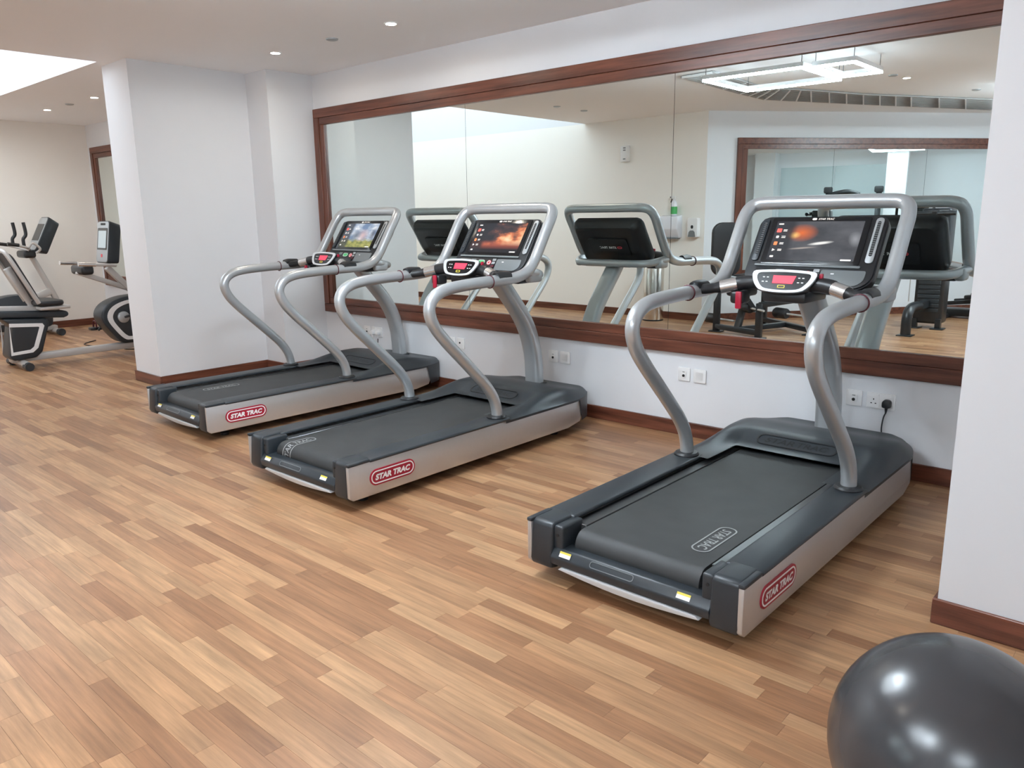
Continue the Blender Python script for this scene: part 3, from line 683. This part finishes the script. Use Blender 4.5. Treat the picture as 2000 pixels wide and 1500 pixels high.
# ------------------------------------------------------------------ ceiling fittings
def downlight(x, y, label):
    t = tag(empty('downlight', (x, y, ZC)), label, 'downlight', 'small recessed downlights')
    MB().ring([(.045*math.cos(q*.2618), .045*math.sin(q*.2618)) for q in range(24)], [(.034*math.cos(q*.2618), .034*math.sin(q*.2618)) for q in range(24)], lambda a_, b_, d: (a_, b_, -d), 0, .006).build('trim_ring', M['plate'], t)
    MB().lathe([(.033, -.004), (.033, -.001)], (0, 0, 0), 24).build('lamp', M['down'], t)
def detector(x, y, label):
    t = tag(empty('ceiling_sensor', (x, y, ZC)), label, 'sensor', 'round ceiling sensors')
    MB().lathe([(.030, -.012), (.042, -.008), (.044, 0)], (0, 0, 0), 24).build('cover', M['silverplastic'], t)
downlight(-5.631, 3.58, 'recessed downlight over the treadmill beside the partition')
downlight(-4.281, 3.61, 'recessed downlight between the sensor and the wide pillar')
detector(-4.93, 3.605, 'round grey sensor between the two downlights over the treadmills')
downlight(-10.186, 3.45, 'recessed downlight over the bikes near the cream end wall')
downlight(-8.877, 3.47, 'recessed downlight over the bikes near the partition')
detector(-9.55, 3.465, 'round grey sensor between the two downlights over the bikes')
detector(-6.06, .54, 'round grey sensor on the ceiling by the skylight, nearer the dispensers'); detector(-6.055, 1.08, 'round grey sensor on the ceiling by the skylight, nearer the treadmills')
detector(-2.52, .41, 'round grey sensor next to the downlight behind the lit frames'); detector(-2.16, -1.24, 'round grey sensor beside the curved air grille')
downlight(-2.47, .15, 'recessed downlight behind the lit square frames')
def led_frame(x0, x1, y0, y1, z, label):
    cx, cy = (x0+x1)/2, (y0+y1)/2; hx, hy = (x1-x0)/2, (y1-y0)/2; b_ = .022
    t = tag(empty('led_frame', (cx, cy, z)), label, 'pendant light', 'suspended square frame lights')
    for bx in ((-hx, hx, -hy, -hy+b_), (-hx, hx, hy-b_, hy), (-hx, -hx+b_, -hy+b_, hy-b_), (hx-b_, hx, -hy+b_, hy-b_)):
        MB().box(*bx, .017, .05).build('housing', M['plate'], t, smooth=False)
        MB().box(*bx, 0, .017).build('light_bar', M['led'], t, smooth=False)
    for sx in (-1, 1):
        for sy in (-1, 1): MB().tube([(sx*(hx-.02), sy*(hy-.02), .05), (sx*(hx-.02), sy*(hy-.02), ZC-z)], .0025, 6).build('wire', M['black'], t)
led_frame(-3.49, -2.62, 1.45, 2.30, 2.50, 'large lit square frame hanging over the treadmill row')
led_frame(-2.585, -2.25, 1.56, 2.21, 2.505, 'small lit frame hanging next to the large one over the treadmills')
led_frame(-1.85, -.98, -1.80, -.95, 2.50, 'large lit square frame hanging over the weights area')
led_frame(-.94, -.60, -1.70, -1.05, 2.505, 'small lit frame hanging next to the large one over the weights area')
led_frame(1.0, 1.9, -2.9, -2.0, 2.50, 'large lit square frame hanging by the tinted panels')
# curved air grille set in the ceiling
ti = [(-3.62, 1.89), (-3.69, .73), (-3.6, .48), (-3.42, .10), (-3.12, -.61), (-2.79, -1.18), (-2.2, -2.18)]
bo = [(-3.94, 1.86), (-4.02, .5), (-4.03, -.12), (-3.73, -.71), (-3.38, -1.41), (-3.03, -2.06), (-2.4, -3.23)]
A_ = [Vector((x, y, 0)) for x, y in ti]; B_ = [Vector((x, y, 0)) for x, y in bo]
g = tag(empty('air_grille', (0, 0, ZC)), 'long curved air grille in the ceiling above the angled wall', 'air grille')
m = MB()
for i in range(len(A_)-1): m.add([A_[i]+Vector((0,0,-.002)), A_[i+1]+Vector((0,0,-.002)), B_[i+1]+Vector((0,0,-.002)), B_[i]+Vector((0,0,-.002))], [(0,1,2,3)])
m.build('backing', plain('grille_shadow', (.03, .03, .03), .7), g, smooth=False)
for k in range(11):
    f_ = k/10; m = MB(); pts = [A_[i]*(1-f_)+B_[i]*f_+Vector((0,0,-.012)) for i in range(len(A_))]
    for p_, q_ in zip(pts, pts[1:]): m.bar(p_, q_, (.016 if 0 < k < 10 else .04), .014)
    m.build('grille_slat', M['slat'], g, smooth=False)
for i in range(len(A_)-1):
    for f_ in (0, .34, .67):
        p_ = A_[i]*(1-f_)+A_[i+1]*f_+Vector((0,0,-.016)); q_ = B_[i]*(1-f_)+B_[i+1]*f_+Vector((0,0,-.016))
        MB().bar(p_, q_, .014, .02).build('grille_mullion', M['plate'], g, smooth=False)

# ------------------------------------------------------------------ bikes
def recumbent():
    t = tag(empty('recumbent_bike', (-8.65, 2.2, 0)), 'silver and black recumbent bike with white trimmed housings', 'exercise bike')
    P = lambda m, n, mat, par=None, **k: m.build(n, M[mat], par or t, **k)
    yz = lambda x0, x1: (lambda a_, b_, d: (x0+(x1-x0)*d, a_, b_))
    P(MB().box(-.05, .05, .10, 1.75, .06, .125), 'base_rail', 'bike', bevel=.01)
    P(MB().tube(cr([(-.24, .18, .05), (0, .18, .06), (.24, .18, .05)], 4), .035, 12), 'rear_stabiliser', 'bike')
    for s in (-1, 1): P(MB().tube([(s*.20, .18, .04), (s*.29, .18, .04)], .04, 14), 'end_foot', 'dark')
    P(MB().box(-.25, .25, 1.55, 1.65, .0, .06), 'front_stabiliser', 'dark', bevel=.015)
    rear = [(.07, .13), (.10, .09), (.30, .10), (.36, .15), (.45, .42), (.44, .47), (.05, .50), (.13, .42)]
    P(MB().prism(rear, yz(-.13, .13), 0, 1), 'rear_housing', 'dark', bevel=.02, seg=3)
    for s in (-1, 1):
        st = [(.08, .145), (.27, .155), (.32, .195), (.40, .405), (.385, .43), (.10, .455)]
        inn = [(.10, .175), (.25, .185), (.285, .21), (.355, .395), (.345, .40), (.10, .42)]
        P(MB().ring(st, inn, lambda a_, b_, d: (s*(.131+d), a_, b_), 0, .006), 'white_trim', 'bikewhite', bevel=.001, seg=1)
    P(MB().prism([(-.25, .53), (.60, .46), (.645, .475), (.65, .51), (.62, .53), (-.25, .60)], yz(-.10, .10), 0, 1), 'seat_beam', 'dark', bevel=.02, seg=3)
    P(MB().bar((0, -.2, .603), (0, .58, .545), .12, .06), 'seat_track', 'bike', bevel=.008)
    P(MB().prism(rrect(.44, .40, .08, 5), lambda a_, b_, d: (a_, .38+b_*.62+.09, .60+.05*d-.01*b_), 0, 1), 'seat_cushion', 'pad', bevel=.02, seg=3)
    P(MB().prism(rrect(.44, .035, .015, 4), lambda a_, b_, d: (a_*.9, .37+.27*d, .575+b_), 0, 1), 'seat_pan', 'bike', bevel=.008)
    fr = cr([(-.2, .36, .63), (-.21, .26, .85), (-.19, .16, 1.08), (-.12, .135, 1.14), (.12, .135, 1.14), (.19, .16, 1.08), (.21, .26, .85), (.2, .36, .63)], 5)
    P(MB().tube(fr, .02, 10), 'back_frame', 'bike')
    P(MB().prism(rrect(.37, .46, .07, 5), lambda a_, b_, d: (a_, .255-b_*.42+.035*d, .885+b_), 0, 1), 'backrest', 'pad', bevel=.012)
    P(MB().bar((0, .38, .60), (0, .20, .98), .10, .05, (1, 0, 0)), 'back_support', 'bike', bevel=.01)
    hou = cr([(y_, z_, 0) for y_, z_ in [(.95, .40), (.97, .50), (1.06, .575), (1.22, .62), (1.45, .62), (1.62, .55), (1.70, .40), (1.66, .20), (1.55, .13), (1.22, .13), (1.12, .15), (1.02, .27)]], 4, closed=True)
    P(MB().prism([(p.x, p.y) for p in hou], yz(-.12, .12), 0, 1), 'front_housing', 'dark', bevel=.02, seg=3)
    cy, cz = 1.33, .375
    for s in (-1, 1):
        sc_ = lambda k: [(cy+(p.x-cy)*k, cz+(p.y-cz)*k) for p in hou]
        P(MB().ring(sc_(.86), sc_(.72), lambda a_, b_, d: (s*(.121+d), a_, b_), 0, .006), 'white_trim', 'bikewhite')
        P(MB().lathe([(.06, 0), (.06, .02), (.045, .03)], (.121 if s > 0 else -.151, 1.16, .41), 20, 'x'), 'crank_hub', 'silverplastic')
        e = (s*.17, 1.16+s*.16, .41+(.03 if s > 0 else -.15))
        P(MB().bar((s*.155, 1.16, .41), e, .03, .022), 'crank_arm', 'black', bevel=.004)
        P(MB().prism(rrect(.10, .20, .03, 4), lambda a_, b_, d: (e[0]+s*.07+a_, e[1]+b_*.6, e[2]+.03*d), 0, 1), 'pedal', 'black', bevel=.006)
        P(MB().tube(cr([(e[0]+s*.03, e[1], e[2]+.03), (e[0]+s*.04, e[1], e[2]+.09), (e[0]+s*.10, e[1], e[2]+.09), (e[0]+s*.115, e[1], e[2]+.03)], 4), .008, 6), 'pedal_strap', 'redband')
    P(MB().bar((0, 1.40, .58), (0, 1.10, .93), .06, .07, (1, 0, 0)), 'mast', 'bike', bevel=.012)
    P(MB().bar((0, 1.28, .70), (0, .80, .90), .05, .05), 'handle_stem', 'bike', bevel=.01)
    P(MB().tube(cr([(.25, .75, .985), (.26, .95, .97), (.22, 1.10, .955), (0, 1.14, .95), (-.22, 1.10, .955), (-.26, .95, .97), (-.25, .75, .985)], 5), .016, 10), 'handlebar', 'bike')
    for s in (-1, 1): P(MB().tube([(s*.25, .74, .986), (s*.258, .90, .975)], .021, 10), 'handle_grip', 'grip')
    P(MB().box(-.16, .16, .80, .92, .87, .965), 'bottle_holder', 'black', bevel=.03, seg=3)
    K = lambda a_, b_, d: (a_, 1.06+.16*b_-d*.92, .975+b_+d*.2)
    P(MB().prism(rrect(.30, .43, .04, 5, 0, .215), lambda a_, b_, d: K(a_*(1-.15*d), .215+(b_-.215)*(1-.08*d), -.13*d), 0, 1), 'console_shell', 'dark', bevel=.008)
    P(MB().prism(rrect(.28, .41, .035, 5, 0, .215), lambda a_, b_, d: K(a_, b_, .006*d), 0, 1), 'console_face', 'silverplastic', bevel=.002)
    P(MB().prism(rrect(.24, .22, .01, 3, 0, .245), lambda a_, b_, d: K(a_, b_, .006+.004*d), 0, 1), 'screen_bezel', 'gloss')
    P(MB().prism(rrect(.20, .175, .004, 2, 0, .24), lambda a_, b_, d: K(a_, b_, .0104+.001*d), 0, 1), 'screen', 'glassblue', smooth=False)
    P(MB().prism(rrect(.035, .035, .017, 4, 0, .075), lambda a_, b_, d: K(a_, b_, .006+.004*d), 0, 1), 'button', 'btn_r')
    P(MB().prism(rrect(.12, .022, .01, 4, 0, .395), lambda a_, b_, d: K(a_, b_, .006+.002*d), 0, 1), 'vent_slot', 'hole')
recumbent()
def upright():
    t = tag(empty('upright_bike', (-11.0, 3.0, 0)), 'upright exercise bike with raised horn grips near the cream end wall', 'exercise bike')
    P = lambda m, n, mat, par=None, **k: m.build(n, M[mat], par or t, **k)
    P(MB().box(-.045, .045, -.45, .50, .05, .11), 'base_rail', 'bike', bevel=.01)
    for yy in (-.42, .46):
        P(MB().tube([(-.24, yy, .045), (.24, yy, .045)], .035, 14), 'stabiliser', 'bike')
        for s in (-1, 1): P(MB().tube([(s*.22, yy, .045), (s*.29, yy, .045)], .045, 14), 'end_foot', 'dark')
    hou = cr([(y_, z_, 0) for y_, z_ in [(-.30, .15), (-.28, .35), (-.12, .50), (.20, .52), (.42, .40), (.44, .2), (.35, .10), (-.2, .10)]], 4, closed=True)
    P(MB().prism([(p.x, p.y) for p in hou], lambda a_, b_, d: (-.11+.22*d, a_, b_), 0, 1), 'housing', 'dark', bevel=.02)
    P(MB().tube([(0, .56, .36), (0, .50, .54), (0, .31, 1.02)], [.038, .036, .032], 14), 'mast', 'bike')
    P(MB().bar((0, .26, .46), (0, .50, .55), .06, .09), 'mast_brace', 'bike', bevel=.01)
    P(MB().tube([(0, -.22, .45), (0, -.32, .85)], .026, 12), 'seat_post', 'bike')
    P(MB().prism(rrect(.24, .28, .10, 5), lambda a_, b_, d: (a_*(1-.5*max(0, b_/.14)), -.32+b_, .85+.07*d), 0, 1), 'saddle', 'pad', bevel=.02)
    P(MB().tube(cr([(-.22, .08, 1.14), (-.2, .22, 1.10), (0, .30, 1.06), (.2, .22, 1.10), (.22, .08, 1.14)], 5), .016, 10), 'handlebar', 'bike')
    for s in (-1, 1):
        P(MB().tube(cr([(s*.2, .20, 1.12), (s*.2, .20, 1.20), (s*.2, .235, 1.26), (s*.2, .225, 1.40)], 5), .020, 10), 'horn_grip', 'black')
        P(MB().tube(cr([(s*.22, .02, 1.15), (s*.22, .14, 1.13)], 3), .022, 10), 'handle_grip', 'black')
        P(MB().lathe([(.05, 0), (.05, .02)], (.11 if s > 0 else -.13, .05, .32), 18, 'x'), 'crank_hub', 'silverplastic')
        P(MB().bar((s*.14, .05, .32), (s*.14, .05+s*.16, .30), .03, .022), 'crank_arm', 'black')
        P(MB().box(s*.21-.05, s*.21+.05, .05+s*.16-.05, .05+s*.16+.05, .285, .315), 'pedal', 'black', bevel=.006)
    P(MB().box(-.15, .15, .20, .34, .97, 1.06), 'bottle_holder', 'black', bevel=.03, seg=3)
    P(MB().tube(cr([(.16, .24, 1.06), (.17, .30, 1.15), (.17, .38, 1.08), (.14, .34, 1.03)], 5), .015, 10), 'side_bar', 'bike')
    K = lambda a_, b_, d: (a_, .33+.45*b_-d*.9, 1.05+b_*.9+d*.45)
    P(MB().prism(rrect(.30, .46, .04, 5, 0, .23), lambda a_, b_, d: K(a_*(1-.15*d), .23+(b_-.23)*(1-.1*d), -.14*d), 0, 1), 'console_shell', 'dark', bevel=.008)
    P(MB().prism(rrect(.27, .43, .035, 5, 0, .23), lambda a_, b_, d: K(a_, b_, .006*d), 0, 1), 'console_face', 'silverplastic', bevel=.002)
    P(MB().prism(rrect(.22, .22, .01, 3, 0, .25), lambda a_, b_, d: K(a_, b_, .006+.004*d), 0, 1), 'screen', 'gloss')
upright()
c = MB().tube(cr([(-9.9, 3.55, .006), (-9.7, 3.35, .006), (-9.4, 3.38, .006), (-9.1, 3.6, .006), (-8.95, 3.5, .006), (-8.8, 3.62, .006)], 6), .006, 8).build('floor_cable', M['black'])
tag(c, 'thin black cable lying on the floor behind the recumbent bike', 'cable')

# ------------------------------------------------------------------ things seen in the mirror
b_ = empty('waste_bin', (-5.56, -.36, 0)); tag(b_, 'tall round steel waste bin under the dispensers', 'bin')
MB().lathe([(.13, 0), (.135, .02), (.135, .70), (.128, .715)], (0, 0, 0), 40).build('body', M['steel'], b_); MB().lathe([(.138, 0), (.138, .018)], (0, 0, 0), 40).build('base_ring', M['black'], b_)
MB().lathe([(.129, .713), (.120, .725), (.08, .728)], (0, 0, 0), 40).build('lid', M['black'], b_)
d_ = empty('towel_dispenser', (-5.47, WA, 1.08)); tag(d_, 'translucent paper towel dispenser on the cream wall', 'dispenser')
MB().prism([(0, .06), (0, .30), (.13, .28), (.14, .12), (.07, .0), (.0, .0)], lambda a_, b2, d: (-.15+.30*d, a_, b2), 0, 1).build('cover', M['clear'], d_, bevel=.015, seg=3)
MB().box(-.13, .13, .02, .09, -.012, .004).build('towel_slot', M['greypad'], d_)
s_ = empty('soap_dispenser', (-5.13, WA, 1.09)); tag(s_, 'white soap dispenser with a grey button on the cream wall', 'dispenser')
MB().prism(rrect(.15, .25, .025, 4, 0, .125), lambda a_, b2, d: (a_, .09*d, b2), 0, 1).build('body', M['plate'], s_, bevel=.012); MB().prism([(-.05, .01), (.05, .01), (.04, .07), (.02, .09), (-.02, .09), (-.04, .07)], lambda a_, b2, d: (a_, .09+.012*d, b2), 0, 1).build('push_button', M['greypad'], s_)
MB().prism(rrect(.035, .045, .017, 4, .0, .135), lambda a_, b2, d: (a_, .09+.003*d, b2), 0, 1).build('window', M['hole'], s_)
v_ = empty('spray_bottle', (-5.42, WA+.06, 1.372)); tag(v_, 'clear spray bottle with green label on top of the towel dispenser', 'bottle')
MB().lathe([(.038, 0), (.042, .01), (.042, .14), (.030, .18), (.014, .20), (.014, .215)], (0, 0, 0), 24).build('body', M['clear'], v_); MB().lathe([(.0428, .02), (.0428, .115)], (0, 0, 0), 24).build('label', M['green'], v_)
MB().box(-.045, .018, -.012, .012, .215, .25).build('spray_head', M['plate'], v_, bevel=.005); MB().bar((-.03, 0, .215), (-.05, 0, .17), .012, .01).build('trigger', M['black'], v_); MB().box(-.06, -.045, -.008, .008, .228, .245).build('nozzle', M['black'], v_)
k_ = empty('wall_alarm', (-6.225, WA, 2.10)); tag(k_, 'small white alarm box high on the cream wall', 'alarm')
MB().box(-.065, .065, 0, .045, 0, .21).build('case', M['plate'], k_, bevel=.006)
for zz in (.175, .145, .03): MB().box(-.02, .02, .045, .047, zz, zz+.014).build('indicator', M['greypad'], k_)

def leg_machine():
    t = tag(empty('leg_machine', (-4.05, .0, 0)), 'black seated leg machine with foam rollers in front of the angled wall', 'weight machine')
    P = lambda m, n, mat, par=None, **k: m.build(n, M[mat], par or t, **k)
    p1, p2, p3, p4 = Vector((-.345, .09, 0)), Vector((.29, .314, 0)), Vector((-.165, -.828, 0)), Vector((.66, -.25, 0))
    for p, h in ((p1, .52), (p2, .40), (p3, .50), (p4, .46)):
        P(MB().box(p.x-.075, p.x+.075, p.y-.06, p.y+.06, 0, .015), 'foot_plate', 'frameblk', bevel=.003)
        P(MB().box(p.x-.035, p.x+.035, p.y-.03, p.y+.03, .01, h), 'upright', 'frameblk', bevel=.006)
    z = Vector((0, 0, .065))
    for a_, c_ in ((p1, p2), (p3, p4), ((p1+p2)/2, (p3+p4)/2)): P(MB().bar(a_+z, c_+z, .06, .06), 'floor_beam', 'frameblk', bevel=.006)
    P(MB().bar(((p1+p2)/2)+Vector((0, 0, .05)), Vector((-.05, -.15, .62)), .07, .07), 'seat_post', 'frameblk', bevel=.006)
    P(MB().bar(p1+Vector((0, 0, .5)), p3+Vector((0, 0, .48)), .06, .06), 'side_beam', 'frameblk', bevel=.006)
    P(MB().bar(p2+Vector((0, 0, .38)), p4+Vector((0, 0, .44)), .06, .06), 'side_beam', 'frameblk', bevel=.006)
    P(MB().prism(rrect(.42, .46, .06, 5), lambda a_, c_, d: (a_-.02, c_-.18, .60+.08*d), 0, 1), 'seat', 'pad', bevel=.02, seg=3)
    P(MB().prism(rrect(.36, .62, .12, 5), lambda a_, c_, d: (-.30+a_*.64+.06*d*.77-.1*c_*0, .04-a_*.77+.06*d*.64, .98+c_), 0, 1), 'backrest', 'pad', bevel=.02, seg=3)
    P(MB().bar((-.32, .02, .5), (-.32, .02, 1.2), .06, .06), 'back_post', 'frameblk', bevel=.006)
    P(MB().lathe([(.10, 0), (.10, .05), (.03, .06)], (.02, .30, .52), 20, 'x'), 'cam_wheel', 'frameblk')
    P(MB().bar((.07, .30, .52), (.20, .22, .30), .05, .05), 'lever_arm', 'frameblk')
    for c0, c1 in (((-.58, -.10, .135), (-.40, -.02, .14)), ((.02, .15, .33), (.16, .25, .33)), ((.33, -.02, .27), (.50, .05, .27))):
        a_, c_ = Vector(c0), Vector(c1); P(MB().tube([a_, a_*.9+c_*.1, a_*.1+c_*.9, c_], [.05, .06, .06, .05], 18), 'foam_roller', 'pad')
        P(MB().tube([a_-(c_-a_)*.15, c_+(c_-a_)*1.6], .012, 8), 'roller_bar', 'bike')
leg_machine()
def tower():
    t = tag(empty('weight_stack_tower', (-2.52, -1.75, 0)), 'black weight stack tower with a bent tube leg', 'weight machine')
    P = lambda m, n, mat, par=None, **k: m.build(n, M[mat], par or t, **k)
    P(MB().box(-.16, .16, -.12, .14, .06, 1.42), 'shroud', 'frameblk', bevel=.03, seg=3)
    for x in (-.13, .13):
        P(MB().box(x-.03, x+.03, .10, .16, .01, .12), 'leg', 'frameblk'); P(MB().box(x-.07, x+.07, .05, .21, 0, .012), 'foot_plate', 'frameblk', bevel=.003)
    P(MB().tube(cr([(-.02, .45, .30), (-.02, .70, .31), (-.02, .83, .27), (-.02, .88, .18), (-.02, .88, .01)], 6), .055, 14), 'bent_leg', 'frameblk'); P(MB().box(-.10, .06, .80, .96, 0, .012), 'foot_plate', 'frameblk', bevel=.003)
    P(MB().bar((-.02, .0, .30), (-.02, .5, .30), .08, .08), 'cross_beam', 'frameblk')
    P(MB().tube([(-.20, .20, .32), (-.20, .20, 1.35)], .006, 6), 'cable', 'bike')
    for k in range(8): P(MB().box(-.12, .12, .141, .150, .20+k*.055, .245+k*.055), 'weight_plate', 'dark', bevel=.003, seg=1)
    P(MB().tube([(-.22, .2, 1.36), (.22, .2, 1.36)], .025, 12), 'top_bar', 'frameblk')
    P(MB().bar((0, .1, 1.38), (0, .25, 1.36), .05, .04), 'bracket', 'frameblk')
tower()
def crosstrainer():
    t = tag(empty('elliptical_trainer', (-1.95, -2.95, 0)), 'dark elliptical trainer near the angled mirror', 'exercise machine')
    P = lambda m, n, mat, par=None, **k: m.build(n, M[mat], par or t, **k)
    P(MB().box(-.75, .55, -.14, .14, .03, .12), 'base', 'frameblk', bevel=.02)
    for x in (-.65, .45): P(MB().box(x-.05, x+.05, -.30, .30, 0, .06), 'stabiliser', 'frameblk', bevel=.015)
    P(MB().prism([(.05, .10), (.55, .10), (.58, .30), (.45, .52), (.15, .50), (.0, .30)], lambda a_, c_, d: (a_, -.12+.24*d, c_), 0, 1), 'housing', 'dark', bevel=.03, seg=3)
    for s in (-1, 1):
        P(MB().bar((-.62, s*.18, .20), (.25, s*.18, .30), .05, .05), 'pedal_arm', 'frameblk', bevel=.008)
        P(MB().prism(rrect(.36, .14, .05, 4), lambda a_, c_, d: (-.25+a_, s*.18+c_, .28+.05*d+a_*.1), 0, 1), 'foot_pedal', 'pad', bevel=.01)
        P(MB().tube(cr([(.25, s*.18, .30), (.32, s*.24, .80), (.20, s*.25, 1.30), (.10, s*.24, 1.55)], 5), .02, 10), 'swing_arm', 'frameblk')
    P(MB().bar((.40, 0, .45), (.28, 0, 1.30), .08, .07, (1, 0, 0)), 'mast', 'frameblk', bevel=.01)
    P(MB().prism(rrect(.36, .30, .04, 4), lambda a_, c_, d: (.22+.06*d-c_*-.3, a_, 1.42+c_), 0, 1), 'console', 'black', bevel=.012)
crosstrainer()
# weights area features seen through two mirrors
def pillar(x0, x1, y0, y1, nm, lab): wallbox(nm, lab, x0, x1, y0, y1, -.004, ZC)
pillar(2.9, XR, .0, .42, 'wall_pillar', 'narrow white pillar beside the tinted panels')
pillar(2.2, 2.6, -2.62, -2.25, 'wall_pillar_rear', 'free-standing white pillar in the weights area')
for k, (y0, y1) in enumerate(((-1.15, -.05), (-2.27, -1.17))):
    struct(MB().box(XR-.02, XR, y0, y1, .10, 2.35).build('trim_%d' % (k+1), M['glassblue'], smooth=False), ('blue-grey tinted panel next to the narrow pillar', 'blue-grey tinted panel away from the narrow pillar')[k], 'panel')
def cable_machine():
    t = tag(empty('cable_machine', (1.55, -1.75, 0)), 'black cable machine with padded arms in front of the tinted panels', 'weight machine')
    P = lambda m, n, mat, par=None, **k: m.build(n, M[mat], par or t, **k)
    for y_ in (-.45, .45):
        P(MB().box(-.05, .05, y_-.05, y_+.05, 0, 1.75), 'upright', 'frameblk', bevel=.008); P(MB().box(-.35, .35, y_-.06, y_+.06, 0, .06), 'foot_beam', 'frameblk', bevel=.01)
        P(MB().prism(rrect(.16, .12, .03, 4), lambda a_, c_, d: (-.06-.05*d, y_+a_, 1.80+c_), 0, 1), 'pulley_housing', 'pad', bevel=.01)
    P(MB().bar((0, -.45, 1.62), (0, .45, 1.62), .10, .12), 'top_beam', 'frameblk', bevel=.02); P(MB().bar((0, -.45, .3), (0, .45, .3), .08, .08), 'lower_beam', 'frameblk', bevel=.01)
    P(MB().tube(cr([(-.05, -.1, 1.70), (-.15, .1, 1.76), (-.1, .4, 1.70), (-.05, .55, 1.6)], 5), .05, 12), 'padded_arm', 'pad'); P(MB().box(-.12, .0, .0, .06, 1.66, 1.72), 'marker', 'red', bevel=.005)
cable_machine()
